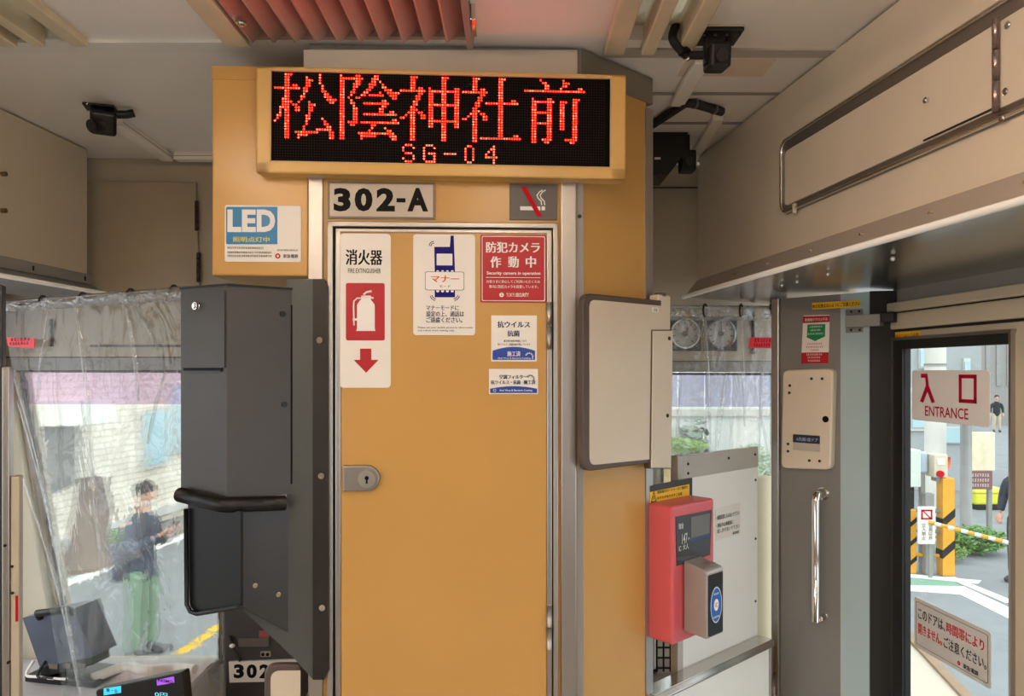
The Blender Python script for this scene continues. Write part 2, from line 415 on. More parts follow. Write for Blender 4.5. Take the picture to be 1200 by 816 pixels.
# hinged hatch in the front wall
b = bm_new(); prism(b, fp([(103, 213), (231, 215), (236, 352), (103, 352)]), -.012, 0, .002)
hatch = struct('hatch', b, mat('beige hatch laminate', (164, 150, 128), .45, noise=.05), FF, wallf)
for (y0, y1, x) in ((237, 272, 232.5), (297, 332, 234.5)):
    b = bm_new(); x0, z0 = FF.P(x, y0); z1 = FF.P(x, y1)[1]
    for k in range(4): tube(b, [(x0, -.014, z0+(z1-z0)*k/4), (x0, -.014, z0+(z1-z0)*(k+.93)/4)], .006, 10)
    h = struct('hinge', b, mat('bronze hinge', (70, 56, 52), .4, .6, noise=.1), FF, hatch)
# windows
def window(name, L, band, tint):
    b = bm_new(); q = fp(L); prism(b, q, .008, .011); w = struct(name, b, GLASS, FF)
    b = bm_new(); prism(b, fp(band), .0045, .007); struct('tint_band', b, tint, FF, w)
    b = bm_new(); n = len(q)
    c = Vector((sum(p[0] for p in q)/n, sum(p[1] for p in q)/n))
    for i in range(n):
        a, d = Vector(q[i]), Vector(q[(i+1) % n]); e = (d-a).normalized(); nn = Vector((-e.y, e.x))
        if nn.dot(c-a) < 0: nn = -nn
        A, D = a-e*.004, d+e*.004
        prism(b, [tuple(A), tuple(D), tuple(D+nn*.009), tuple(A+nn*.007)], -.002, .012)
    struct('gasket', b, BLACKM, FF, w)
    return w
b = bm_new(); prism(b, fp([(-60, 430), (14, 430), (76, 790), (76, 1000), (-60, 1000)]), -.03, 0, .004); struct('pillar', b, mat('window-lit cream pillar', (218, 212, 194), .45, noise=.03), FF, wallf)  # pillar colour is lightened to carry the light from the windows
window('window_1', [(20, 434), (258, 434), (258, 778), (82, 778)], [(20, 434), (258, 434), (258, 474), (27, 474)], TINT)
window('window_2', [(775, 437), (911, 437), (911, 640), (775, 640)], [(775, 437), (911, 437), (911, 477), (775, 477)], TINTB)
# side walls
b = bm_new()      # left wall beside the driver, then the saloon wall with openings behind the viewer
bx(b, -1.62, -1.56, -3.6, 2.28, 0, .85); bx(b, -1.62, -1.56, -3.6, 2.28, CZ+.22, CEIL+.05)
for y0, y1 in ((-3.6, -3.3), (-2.0, -1.8), (-.5, -.3), (1.0, 1.2), (2.16, 2.28)): bx(b, -1.62, -1.56, y0, y1, .85, CZ+.22)
struct('wall_left', b, WALLM)
b = bm_new(); bx(b, -1.6, 1.4, -3.66, -3.6, 0, CEIL+.05); struct('wall_back', b, WALLM)
b = bm_new()
for y0, y1 in ((-3.6, -3.3), (-2.0, -1.8), (-.5, -.3), (.85, .98)): bx(b, 1.24, 1.30, y0, y1, .85, CZ+.2)
bx(b, 1.24, 1.30, -3.6, .98, 0, .85); bx(b, 1.24, 1.30, -3.6, .98, CZ+.2, CEIL+.05)
struct('wall_right', b, WALLM)

# entrance wall: header above the door, pillar, door leaf
zU = CZ+.2
b = bm_new()
xa, xb = FW.X(1038), 1.6
zz = lambda px, py: FW.P(px, py)[1]
z1, z2, z3 = zz(1200, 332), zz(1200, 346), zz(1200, 372)
prism(b, [(xa, zU+.06), (xb, zU+.06), (xb, z1), (xa, z1)], .02, .06)
hd = struct('shaded_header', b, GREYPAINT, FW)  # grey colour paints in the shading at the top of the header
b = bm_new(); prism(b, [(xa, z1), (xb, z1), (xb, z2), (xa, z2)], -.004, .05, .003); struct('header_board', b, CREAM, FW, hd)
b = bm_new(); prism(b, [(xa, z2-.003), (xb, z2-.003), (xb, z3), (xa, z3)], .004, .05, .003); struct('header_board', b, CREAM, FW, hd)
b = bm_new(); prism(b, [(xa, z2-.004), (xb, z2-.004), (xb, z2), (xa, z2)], .01, .05); prism(b, [(xa, z3-.006), (xb, z3-.006), (xb, z3), (xa, z3)], .012, .05); struct('header_gap', b, DARK, FW, hd)
zD = z3-.006
gx0, gz1 = FW.P(1060, 412, -.014); gx1 = FW.X(1177)
b = bm_new()
fx0, fx1 = FW.X(1041), FW.X(1181)
gz = zz(1062, 398)
prism(b, [(fx0-.012, gz+.0), (gx1+.42, gz), (gx1+.42, zD), (fx0-.012, zD)], .016, .05)
prism(b, [(gx1+.008, .02), (gx1+.10, .02), (gx1+.10, gz), (gx1+.008, gz)], .016, .05)
prism(b, [(gx1+.36, .02), (gx1+.42, .02), (gx1+.42, zD), (gx1+.36, zD)], .016, .05)
prism(b, [(gx1+.09, .02), (gx1+.37, .02), (gx1+.37, .2), (gx1+.09, .2)], .016, .05)
prism(b, [(fx0-.012, .02), (gx1+.02, .02), (gx1+.02, .2), (fx0-.012, .2)], .016, .05)
door = struct('door_1', b, CREAM, FW)
b = bm_new(); prism(b, [(gx0, .2), (gx1, .2), (gx1, gz-.02), (gx0, gz-.02)], .012, .016); struct('glass', b, GLASS, FW, door)
b = bm_new(); prism(b, [(gx1+.10, .2), (gx1+.36, .2), (gx1+.36, gz), (gx1+.10, gz)], .03, .034); struct('glass', b, GLASS, FW, door)
b = bm_new()
prism(b, [(fx0+.004, .2), (gx0, .2), (gx0, gz), (fx0+.004, gz)], .008, .03); prism(b, [(gx0, gz-.022), (gx1+.003, gz-.022), (gx1+.003, gz), (gx0, gz)], .008, .03)
struct('gasket', b, BLACKM, FW, door)
b = bm_new()
prism(b, [(fx0-.002, .2), (fx0+.006, .2), (fx0+.006, gz+.004), (fx0-.002, gz+.004)], .004, .02); prism(b, [(fx0-.002, gz), (gx1+.012, gz), (gx1+.012, gz+.007), (fx0-.002, gz+.007)], .004, .02)
prism(b, [(gx1+.003, .2), (gx1+.009, .2), (gx1+.009, gz), (gx1+.003, gz)], .006, .03)
struct('door_frame', b, STEEL, FW, door)
# black rubber lip between pillar and door
ptL = FP.M @ Vector((FP.X(985), 0, 0)); FQ = Frame((ptL.x, ptL.y), math.atan2(-.80, .60))
q1 = FQ.X(1019)
e0 = FQ.M @ Vector((q1, 0, 0)); e1 = FW.M @ Vector((fx0-.004, .02, 0))
FR = Frame((e0.x, e0.y), math.atan2(e1.y-e0.y, e1.x-e0.x))
b = bm_new(); bx(b, 0, (e1-e0).length, -.012, .008, 0, zU); struct('door_rubber', b, BLACKM, FR).name = 'trim_6'
# pillar
b = bm_new(); prism(b, [(FP.X(913), 0), (FP.X(985), 0), (FP.X(985), zU), (FP.X(913), zU)], 0, .05)
struct('wall_pillar', b, PILLD, FP)
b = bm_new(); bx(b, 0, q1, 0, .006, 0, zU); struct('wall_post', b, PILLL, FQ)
b = bm_new(); x0 = FP.X(906); prism(b, [(x0, 0), (FP.X(915), 0), (FP.X(915), zU), (x0, zU)], -.012, .04, .003)
struct('trim_7', b, STEEL, FP)

# ------------------------------------------------------------------ overhead lockers
def locker_right():
    t = thing('overhead_locker', 'long beige overhead locker above the entrance door with framed access panels', 'locker', FB, (.6, 0, CZ+.2))
    L = 2.4; zb = CZ+.28; zl = CZ+.228
    zt = CEIL-.004
    b = bm_new(); bx(b, 0, L, 0, .3, zb, zt); part('body', b, CREAMB, t)
    b = bm_new()
    prism3(b, [(0, 0, zb), (0, -.004, zb-.002), (0, -.042, zl), (0, -.034, zl-.003), (0, .02, zl)], (L, 0, 0)); lip = part('light_lip', b, mat('pinkish grey lip enamel', (170, 158, 146), .35, .3, noise=.04), t)
    b = bm_new(); tube(b, [(-.01, -.043, zl), (L, -.043, zl)], .0065, 10); part('highlight_bead', b, EDGEHI, lip)
    b = bm_new()
    for k in range(6): disc(b, .33+k*.19, zb-.025, .0025, -.03, -.022, 10)
    part('rivet', b, CHROME, lip)
    b = bm_new(); prism3(b, [(0, -.036, zl-.002), (0, .46, zU-.006), (0, .46, zU-.001), (0, -.03, zl+.002)], (L, 0, 0))
    un = part('underside', b, STEELH, t)
    b = bm_new()
    for px, py in ((916, 332), (1046, 300), (934, 346), (970, 316)):
        x, z = FB.P(px, py, -.05); ball(b, (x, .05, zl-.014), (.005, .005, .005), 10, 8)
    part('screw_head', b, CHROME, un)
    # long access panel with rounded frame
    P = [FB.P(918, 254), FB.P(918, 166), FB.P(1176, -2), FB.P(1400, -150)]
    zt1 = P[1][1]; zb1 = P[0][1]; xl = P[0][0]
    o = rr(xl, 2.2, zb1, zt1, .03, 8); i = rr(xl+.026, 2.17, zb1+.018, zt1-.032, .012, 8)
    b = bm_new(); prism(b, o, -.006, 0, .002); fr = part('panel_frame', b, mat('grey aluminium moulding', (128, 120, 112), .3, .7, noise=.04), t)
    b = bm_new(); n = len(o)
    oo = [(x, -.008, z) for x, z in rr(xl+.006, 2.194, zb1+.005, zt1-.005, .026, 8)]
    tube(b, oo+[oo[0]], .0045, 8); part('frame_bead', b, POLISH, fr)
    b = bm_new(); prism(b, i, -.010, -.002, .001); pn = part('access_panel', b, CREAMB, t)
    x1 = FB.X(1178); x0 = FB.X(1090)
    za = FB.P(1178, 22)[1]; zc = FB.P(1178, 132)[1]
    zlow = zb1+.022
    b = bm_new(); prism(b, roundpoly([(x0, zlow), (x1, zlow), (x1, zt1-.034), (x0, zt1-.034)], [.001, .02, .001, .001]), -.0125, -.009, .001); df = part('flap_door', b, CREAMB, pn)
    b = bm_new(); prism(b, [(x0, zlow-.002), (x1-.01, zlow-.002), (x1-.01, zlow+.0005), (x0, zlow+.0005)], -.0128, -.009); part('flap_gap', b, DARK, pn)
    b = bm_new()
    for k in range(3): tube(b, [(x1, -.015, zc+(za-zc)*(k/3)), (x1, -.015, zc+(za-zc)*((k+.96)/3))], .005, 10)
    part('hinge', b, mat('hinge steel', (150, 130, 125), .25, .9, noise=0), pn)
    b = bm_new(); x, z = FB.P(1095, 118); disc(b, x, z, .005, -.017, -.011, 16); disc(b, x, z, .0025, -.019, -.016, 12); part('lock', b, CHROME, pn)
    b = bm_new()
    for px, py in ((1189, 30), (1186, 108), (1182, 139)):
        x, z = FB.P(px, py); screw(b, x, z, -.0105, .0055)
    part('screw', b, CHROME, pn)
    b = bm_new(); x, z = FB.P(936, 244); bx(b, x-.004, x+.004, -.014, -.006, z-.012, z+.01, .001); part('clip', b, CREAM, fr)
    return t
locker_right()
def locker_left():
    t = thing('overhead_locker', 'short beige overhead locker above the side of the driving cab', 'locker', FLk, (-.2, 0, CZ+.2))
    L0, L1 = -2.2, FLk.X(102); zb = CZ+.288; zl = CZ+.233; zt = CEIL-.004
    b = bm_new(); bx(b, L0, L1, 0, .12, zb, zt); part('body', b, CREAM, t)
    b = bm_new(); bx(b, L0, L1+.01, -.006, .12, zb-.03, zb, .002); bnd = part('lower_band', b, GREYPAINT, t)
    b = bm_new()
    for px in (36, 97):
        x = FLk.X(px); bx(b, x-.002, x+.002, -.0085, -.005, zb-.022, zb-.01)
    part('rivet', b, DARK, bnd)
    b = bm_new(); prism3(b, [(L0, 0, zb-.03), (L0, -.036, zl), (L0, -.030, zl-.004), (L0, .12, zl-.02), (L0, .12, zb-.03)], (L1-L0+.03, 0, 0)); lip = part('light_lip', b, GREYPAINT, t)
    b = bm_new(); tube(b, [(L0, -.037, zl), (L1+.03, -.037, zl)], .006, 10); part('highlight_bead', b, EDGEHI, lip)
    b = bm_new()
    for py in (204, 247):
        x, z = FLk.P(2, py); disc(b, x, z, .006, -.012, 0, 12)
    part('latch_knob', b, mat('brass knob', (120, 100, 70), .35, .7, noise=0), t)
locker_left()

# ------------------------------------------------------------------ equipment cabinet in the middle
def bxp(b, F, px0, px1, py0, py1, y0, y1, bev=0, off=0):
    """box covering a pixel rectangle of plane F"""
    xm = (px0+px1)/2; x0, x1 = F.X(px0, off), F.X(px1, off)
    za = F.P(xm, py0, off)[1]; zb_ = F.P(xm, py1, off)[1]
    bx(b, x0, x1, y0, y1, zb_, za, bev)
def prp(b, F, L, y0, y1, bev=0, off=0): prism(b, F.pts(L, off), y0, y1, bev)
def rrp(F, px0, px1, py0, py1, r, off=0):
    xm = (px0+px1)/2; return rr(F.X(px0, off), F.X(px1, off), F.P(xm, py1, off)[1], F.P(xm, py0, off)[1], r)

cab = thing('equipment_cabinet', 'tall ochre yellow equipment cabinet with a narrow locked door between the windscreens', 'cabinet', FC, (FC.X(522), 0, 0))
zt = CEIL-.02
b = bm_new()
x0, x1 = FC.X(362), FC.X(681)
# five-sided trunk: flat front, slanted side running back to the right
cend = FD.X(757)
ce = FC.M.inverted() @ (FD.M @ Vector((cend, 0, 0)))
ztY = FC.P(680, 100)[1]
foot = [(x0, 0), (x1, 0), (ce.x, ce.y), (ce.x, .5), (x0, .5)]
prism3(b, [(x, y, 0) for x, y in foot], (0, 0, FC.P(522, 88)[1]))
body = part('body', b, YEL, cab)
b = bm_new(); prism3(b, [(x+(.001 if i < 1 else -.001)*0, y+.002, FC.P(522, 88)[1]) for i, (x, y) in enumerate(foot)], (0, 0, zt+.016-FC.P(522, 88)[1])); part('top_fascia', b, GREYPAINT, cab)
b = bm_new(); prp(b, FC, [(357, 61), (676, 61), (676, 100), (357, 100)], -.012, .001, .002); part('fascia_board', b, mat('fascia board', (186, 176, 162), .42, noise=.04), cab)
b = bm_new()
for a, c in ((362, 379), (657, 675)): bx(b, FC.X(a), FC.X(c), -.008, .004, 0, FC.P(522, 100)[1], .002)
part('corner_trim', b, STEEL, cab)
b = bm_new(); bx(b, FC.X(675), FC.X(684), -.002, .004, 0, FC.P(522, 100)[1], .001); part('corner_strip', b, GREYPAINT, cab)
# edge trims on the slanted side
t = bm_new()
for v in (0,): pass
x0d = FD.X(756.5)
e = FC.M.inverted() @ FD.M
b = bm_new()
prism3(b, [e @ Vector((FD.X(756), -.003, 0)), e @ Vector((FD.X(764), -.003, 0)), e @ Vector((FD.X(764), .03, 0)), e @ Vector((FD.X(756), .03, 0))], (0, 0, FC.P(700, 98)[1])); part('edge_trim', b, ALU, cab)
# slanted grey head above the ochre side
b = bm_new()
zA = FD.P(684, 92)[1]
prism3(b, [e @ Vector((FD.X(682), -.002, zA)), e @ Vector((FD.X(764), -.002, zA)), e @ Vector((FD.X(764), .02, zA)), e @ Vector((FD.X(682), .02, zA))], (0, 0, zt+.016-zA)); part('slanted_fascia', b, mat('dull grey fascia', (120, 112, 100), .45, noise=.05), cab)
# door
b = bm_new(); bx(b, FC.X(401), FC.X(640), -.014, 0, .05, FC.P(522, 273)[1], .002); dr = part('door', b, YEL, cab)
b = bm_new()
for a, c, y in ((384.5, 391.5, -.012), (647.5, 653.5, -.012)): bx(b, FC.X(a), FC.X(c), y, 0, 0, FC.P(522, 261.5)[1], .002)
bx(b, FC.X(384.5), FC.X(653.5), -.012, 0, FC.P(522, 268)[1], FC.P(522, 261.5)[1], .002)
part('door_frame', b, ALU, cab)
b = bm_new()
for a, c in ((394.5, 401), (640, 646)): bx(b, FC.X(a), FC.X(c), -.016, 0, .05, FC.P(522, 271)[1], .002)
bx(b, FC.X(394.5), FC.X(646), -.016, 0, FC.P(522, 275)[1], FC.P(522, 270)[1], .002)
part('door_edging', b, STEEL, dr)
b = bm_new(); bx(b, FC.X(391.5), FC.X(394.5), -.003, 0, .05, FC.P(522, 268)[1]); bx(b, FC.X(646), FC.X(647.6), -.003, 0, .05, FC.P(522, 268)[1]); bx(b, FC.X(391.5), FC.X(647.6), -.003, 0, FC.P(522, 270)[1], FC.P(522, 268)[1]); part('door_gap', b, DARK, cab)
for y0, y1 in ((354, 410), (705, 757)):
    b = bm_new(); x = FC.X(642.5); za, zc = FC.P(642, y0)[1], FC.P(642, y1)[1]
    for k in range(2): tube(b, [(x, -.018, zc+(za-zc)*k/2), (x, -.018, zc+(za-zc)*(k+.96)/2)], .0055, 12)
    part('hinge', b, ALU, dr)
# lock
b = bm_new(); xa, xb = FC.X(404), FC.X(447); za, zc = FC.P(425, 544)[1], FC.P(425, 574)[1]
r = (za-zc)/2
o = [(xa, zc), (xb-r, zc)]+[(xb-r+r*math.cos(math.radians(-90+180*k/14)), (za+zc)/2+r*math.sin(math.radians(-90+180*k/14))) for k in range(1, 14)]+[(xb-r, za), (xa, za)]
prism(b, o, -.024, -.012, .003, 3); lk = part('lock', b, mat('satin lock alloy', (150, 146, 140), .35, .85, noise=.03), dr)
xc, zc2 = FC.P(432, 559.5); b = bm_new(); ring(b, xc, zc2, .0155, .0175, -.0262, -.023, 28); disc(b, xc, zc2, .0155, -.0255, -.02, 28); part('lock_barrel', b, mat('lock barrel', (176, 172, 166), .3, .85, noise=0), lk)
b = bm_new(); disc(b, xc, zc2+.002, .0042, -.0262, -.025, 16); bx(b, xc-.0018, xc+.0018, -.0262, -.025, zc2-.009, zc2); part('keyhole', b, BLACKI, lk)
# screws on the slanted edge
b = bm_new(); x, z = FC.P(679, 254); screw(b, x, z, -.0021, .004); part('screw', b, BRONZE, cab)

# overhead box of the cabinet at the left of the display
ob = thing('overhead_box', 'ochre yellow overhead box beside the red display, above the charcoal ticket box', 'box', FC, (FC.X(305), 0, FC.P(305, 324)[1]))
b = bm_new(); bx(b, FC.X(249), FC.X(361.5), -.004, .3, FC.P(305, 324)[1], FC.P(305, 78)[1], .004); part('body', b, YELS, ob)
b = bm_new(); bx(b, FC.X(249), FC.X(361.5), -.0055, .02, FC.P(305, 95)[1], FC.P(305, 79)[1], .001); part('top_rim', b, YEL, ob)

# ------------------------------------------------------------------ destination display
FS = Frame(tuple((FC.M @ Vector((FC.X(516), -.036, 0))).to_2d()), math.radians(2.6))
ROLL = math.radians(-.35)
disp = thing('destination_display', 'wide red dot-matrix destination display in a cream yellow housing', 'display', FS, (0, 0, CZ))
def SP(px, py): return FS.P(px, py)
zt_, zb2 = FS.P(517, 83.5)[1], FS.P(517, 207)[1]
xl, xr = FS.X(301), FS.X(733)
ix0, ix1 = FS.X(318.5), FS.X(714.5); iz1, iz0 = FS.P(517, 89)[1], FS.P(517, 193)[1]
b = bm_new()
fy = -.006
# four border bars of the housing, each tapering forward, and the shell behind
prism(b, roundpoly([(xl, zb2), (xr, zb2), (xr, zt_), (xl, zt_)], [.008]*4, 4), -.001, .035)
bx(b, xl, xr, fy, .013, iz1, zt_, .004, 3); bx(b, xl, xr, fy, .013, zb2, iz0, .004, 3)
bx(b, xl, ix0, fy, .013, zb2, zt_, .004, 3); bx(b, ix1, xr, fy, .013, zb2, zt_, .004, 3)
part('housing', b, mat('cream yellow plastic', (214, 170, 98), .32, noise=.04, nscale=8), disp)
b = bm_new(); bx(b, ix0-.002, ix1+.002, -.0015, -.0005, iz0-.002, iz1+.002); bd = part('matrix_board', b, LEDBG, disp)
b = bm_new(); w_ = .0022
for A in ((ix0-w_, ix0, iz0, iz1), (ix1, ix1+w_, iz0, iz1), (ix0, ix1, iz0-w_, iz0), (ix0, ix1, iz1, iz1+w_)): bx(b, A[0], A[1], fy-.0005, -.001, A[2], A[3])
part('window_rim', b, mat('rim edge', (196, 168, 120), .5, noise=0), disp)
def seg(S, c0, c1, r): S.update((c, r) for c in range(c0, c1+1))
def vert(S, c, r0, r1): S.update((c, r) for r in range(r0, r1+1))
def cells(S, d):
    for r, cs in d.items(): S.update((c, r) for c in cs)
G = []
S = set(); vert(S, 4, 0, 23); vert(S, 5, 0, 23); seg(S, 0, 9, 5)
cells(S, {0: [6], 4: [7, 8], 9: [3], 10: [3, 6], 11: [3, 7, 8], 12: [3, 2, 8, 9], 13: [2, 8, 9], 14: [2], 15: [2, 1], 16: [1], 17: [0]})
cells(S, {1: [12], 2: [12, 13, 14], 3: [12, 13], 4: [12, 13], 5: [11, 12], 6: [11, 12], 7: [11], 8: [10, 11], 9: [10], 10: [9]})
vert(S, 17, 0, 3); vert(S, 18, 4, 6); vert(S, 19, 6, 8); vert(S, 20, 7, 9); vert(S, 21, 8, 10); vert(S, 22, 9, 10); S.add((23, 9))
cells(S, {10: [13, 21, 22], 11: [13, 14, 15], 12: [13, 14], 13: [13, 14], 14: [13], 15: [12, 13], 16: [12, 13, 18], 17: [12, 19], 18: [12, 19, 20], 19: [11, 20, 21], 20: [11, 20, 21, 16, 17, 18, 19], 22: [9, 10, 11, 12, 21, 22], 23: [9, 21, 22]})
seg(S, 8, 16, 21); cells(S, {21: [21, 22]}); G.append(S)
S = set(); vert(S, 1, 0, 23); vert(S, 2, 1, 23); seg(S, 2, 9, 1)
cells(S, {0: [7, 8, 14, 15], 1: [13, 14, 15], 2: [7, 8, 13, 14, 16], 3: [6, 7, 8, 12, 13, 14, 17], 4: [6, 7, 12, 13, 17, 18], 5: [6, 11, 12, 18, 19, 20], 6: [5, 6, 10, 11, 16, 19, 20, 21, 22, 23], 7: [5, 9, 10, 20, 21, 22], 8: [4, 7, 8, 21, 22], 9: [5, 17, 18], 10: [5, 6], 11: [6, 17, 18], 12: [6, 7, 16, 17], 13: [6, 7, 16, 17, 20, 21], 14: [6, 7], 15: [6, 7], 16: [6, 7, 21, 22], 17: [4, 5, 6, 7], 18: [5, 6, 13, 14], 19: [13, 18], 20: [12, 19, 20], 22: [9, 10, 11, 12, 13, 14, 20, 21, 22], 23: [9, 21, 22]})
seg(S, 12, 17, 7); seg(S, 10, 19, 10); seg(S, 10, 22, 14); seg(S, 9, 23, 17); seg(S, 8, 21, 21); G.append(S)
RAD = set(); vert(RAD, 4, 0, 4); vert(RAD, 5, 0, 4); seg(RAD, 0, 9, 5); vert(RAD, 4, 11, 23); vert(RAD, 5, 11, 23)
cells(RAD, {0: [6], 4: [7, 8], 6: [7, 8], 7: [6, 7], 8: [6, 7], 9: [5, 6], 10: [5, 6], 12: [6], 13: [3, 7, 8], 14: [2, 8, 9], 15: [0, 1, 8, 9]})
S = set(RAD); vert(S, 11, 4, 18); vert(S, 12, 5, 18); seg(S, 11, 22, 5); seg(S, 12, 21, 10); seg(S, 12, 21, 16)
vert(S, 21, 4, 18); vert(S, 22, 4, 18); vert(S, 16, 0, 23); vert(S, 17, 0, 23); S.add((18, 0)); G.append(S)
S = set(RAD); vert(S, 14, 0, 22); vert(S, 15, 0, 22); S.add((16, 0)); seg(S, 9, 21, 9); cells(S, {8: [19, 20], 21: [20, 21]}); seg(S, 7, 22, 22); G.append(S)
S = set(); cells(S, {0: [6, 15], 1: [7, 8, 15, 16, 17], 2: [8, 9, 15, 16], 3: [8, 9, 14, 21, 22]}); seg(S, 0, 23, 4)
vert(S, 3, 7, 23); vert(S, 4, 8, 23); seg(S, 3, 11, 8); vert(S, 9, 7, 23); vert(S, 10, 7, 22); seg(S, 4, 10, 12); seg(S, 4, 10, 16); cells(S, {22: [7, 8], 23: [8]})
vert(S, 14, 8, 18); vert(S, 15, 8, 18); S.add((16, 8)); vert(S, 19, 7, 23); vert(S, 20, 7, 22); S.add((21, 7)); seg(S, 16, 20, 22); S.add((18, 23)); G.append(S)
LIT = set()
for i, g in enumerate(G): LIT.update((c+24*i, r) for c, r in g)
small = {49: [" 111 ", "1   1", "1    ", " 111 ", "    1", "1   1", " 111 "], 57: [" 111 ", "1   1", "1    ", "1 111", "1   1", "1   1", " 1111"],
         65: ["", "", "", "11111"], 73: [" 11 ", "1  1", "1  1", "1  1", "1  1", "1  1", " 11 "], 81: ["   1 ", "  11 ", " 1 1 ", "1  1 ", "11111", "   1 ", "   1 "]}
for c0, rows in small.items():
    for r, s in enumerate(rows):
        for c, ch in enumerate(s):
            if ch == '1': LIT.add((c0+c, 25+r))
cx = lambda c: ix0+(ix1-ix0)*(c+1.3)/130.6
cz = lambda r: iz1-(iz1-iz0)*(r+.9)/32.8
pit = (ix1-ix0)/130.6
bo, b1_, b2_ = bm_new(), bm_new(), bm_new()
def dot(bm, x, z, r, y, n=6):
    vs = [bm.verts.new((x+r*math.cos(2*math.pi*k/n+.5), y, z+r*math.sin(2*math.pi*k/n+.5))) for k in range(n)]
    c = bm.verts.new((x, y-r*.5, z))
    for k in range(n): bm.faces.new((vs[(k+1) % n], vs[k], c))
for c in range(128):
    for r in range(32):
        x, z = cx(c), cz(r)
        if (c, r) in LIT: dot(b2_ if random.random() < (.30 if r < 24 else .8) else b1_, x, z, pit*.34, -.0022, 8)
        else: dot(bo, x, z, pit*.30, -.0018, 5)
part('unlit_diodes', bo, LEDOFF, bd); part('lit_diodes', b1_, LEDON, bd); part('bright_diodes', b2_, LEDHOT, bd)
disp.rotation_mode = 'XYZ'
disp.matrix_world = disp.matrix_world @ Matrix.Translation((0, 0, SP(517, 140)[1]-CZ)) @ Matrix.Rotation(-ROLL, 4, 'Y') @ Matrix.Translation((0, 0, -(SP(517, 140)[1]-CZ)))

# ------------------------------------------------------------------ plates and stickers
YF = -.0145          # face of the cabinet door
def px_text(b, F, s, px0, px1, py0, py1, y, bold=.015, fit=True):
    m = (px0+px1)/2; text(b, s, F.X(px0), F.X(px1), F.P(m, py1)[1], F.P(m, py0)[1], y, bold, fit=fit)
def px_dash(b, F, px0, px1, py0, h, y, n, seed=1):
    m = (px0+px1)/2; z = F.P(m, py0)[1]; dashes(b, F.X(px0), F.X(px1), z, z-F.P(m, py0+h)[1], y, n, seed)
def sign(name, label, F, px0, px1, py0, py1, r, y, m, th=.0012, bev=.0003, cat='sign', group=None):
    xm = (px0+px1)/2; zc = F.P(xm, py1)[1]
    t = thing(name, label, cat, F, (F.X(xm), y, zc), group)
    b = bm_new(); prism(b, rrp(F, px0, px1, py0, py1, r), y-th, y, bev); part('backing', b, m, t)
    return t, y-th-.0004
# vehicle number plate
t, y = sign('number_plate', 'grey vehicle number plate above the cabinet door', FC, 384.5, 510, 214, 257, .001, -.0005, mat('plate rim', (112, 104, 98), .4, .4, noise=.05), .003)
b = bm_new(); prism(b, rrp(FC, 387, 507.5, 216.5, 254.5, .001), y-.0004, y+.0004); part('face', b, PLATE, t); y -= .0008
b = bm_new()
for s, a, c in (('3', 391.5, 411.5), ('0', 416, 437), ('2', 441.5, 463), ('A', 477.5, 502)): px_text(b, FC, s, a, c, 221, 248.5, y, .05)
bx(b, FC.X(465), FC.X(475.5), y-.0003, y, FC.P(470, 238)[1], FC.P(470, 233)[1]); part('lettering', b, BLACKI, t)
# no smoking plate
t, y = sign('no_smoking_plate', 'dark grey no smoking plate above the cabinet door', FC, 597, 653, 216, 258, .001, -.0005, PLATED, .003)
b = bm_new(); bxp(b, FC, 609.5, 633, 242.5, 247, y-.0003, y); bxp(b, FC, 634.5, 638.5, 242.5, 247, y-.0003, y)
for dx in (0, 3.6):
    q = [FC.P(637.5+dx-3, 241), FC.P(637+dx-3, 236.5), FC.P(633.5+dx-3, 233), FC.P(632+dx-3, 229.5), FC.P(635+dx-3, 225.5), FC.P(638.5+dx-3, 223.5)]
    tube(b, [(a, y, c) for a, c in q], .0014, 6)
part('cigarette_pictogram', b, WHITEI, t)
b = bm_new(); prp(b, FC, [(610, 219.5), (616, 219.5), (635.5, 254.5), (629.5, 254.5)], y-.0016, y-.0008); part('red_bar', b, REDI, t)
# fire extinguisher sticker
t, y = sign('fire_extinguisher_sign', 'tall white sticker with a red fire extinguisher pictogram and down arrow', FC, 399.5, 459, 275.5, 454.5, .008, YF, WHITEP)
b = bm_new(); px_text(b, FC, '消火器', 406.5, 449.5, 294, 312, y, .022); px_text(b, FC, 'FIRE EXTINGUISHER', 409.5, 447.5, 316, 321.5, y, .006); part('lettering', b, BLACKI, t)
b = bm_new(); prism(b, rrp(FC, 407, 452, 333, 399.5, .004), y-.0003, y+.0002); part('red_panel', b, REDV, t)
b = bm_new(); y2 = y-.0005
Q = lambda L: FC.pts(L)
prism(b, roundpoly(Q([(420, 358), (424.5, 351.5), (435.5, 351.5), (440.5, 358), (440.5, 386), (441.5, 388.5), (419, 388.5), (420, 386)]), [.003, .004, .004, .003, .001, .001, .001, .001]), y2-.0004, y2)
prp(b, FC, [(425, 347.5), (436, 347.5), (436, 352.5), (425, 352.5)], y2-.0003, y2)
tube(b, [(a, y2, c) for a, c in Q([(437, 342.5), (431, 343.5), (427.5, 346.5)])], .0022, 6)
tube(b, [(a, y2, c) for a, c in Q([(439, 350.5), (434, 349.5), (425, 349)])], .0018, 6)
tube(b, [(a, y2, c) for a, c in Q([(427, 350.5), (420, 350.5), (416.5, 354), (416, 360), (416.5, 382)])], .0017, 6)
prp(b, FC, [(415, 374), (420, 374), (420, 376.5), (415, 376.5)], y2-.0003, y2)
part('extinguisher_pictogram', b, WHITEI, t)
b = bm_new(); prp(b, FC, [(423.5, 409), (436.5, 409), (436.5, 422), (445, 422), (430.5, 437), (416, 422), (423.5, 422)], y-.0003, y); part('arrow', b, REDV, t)
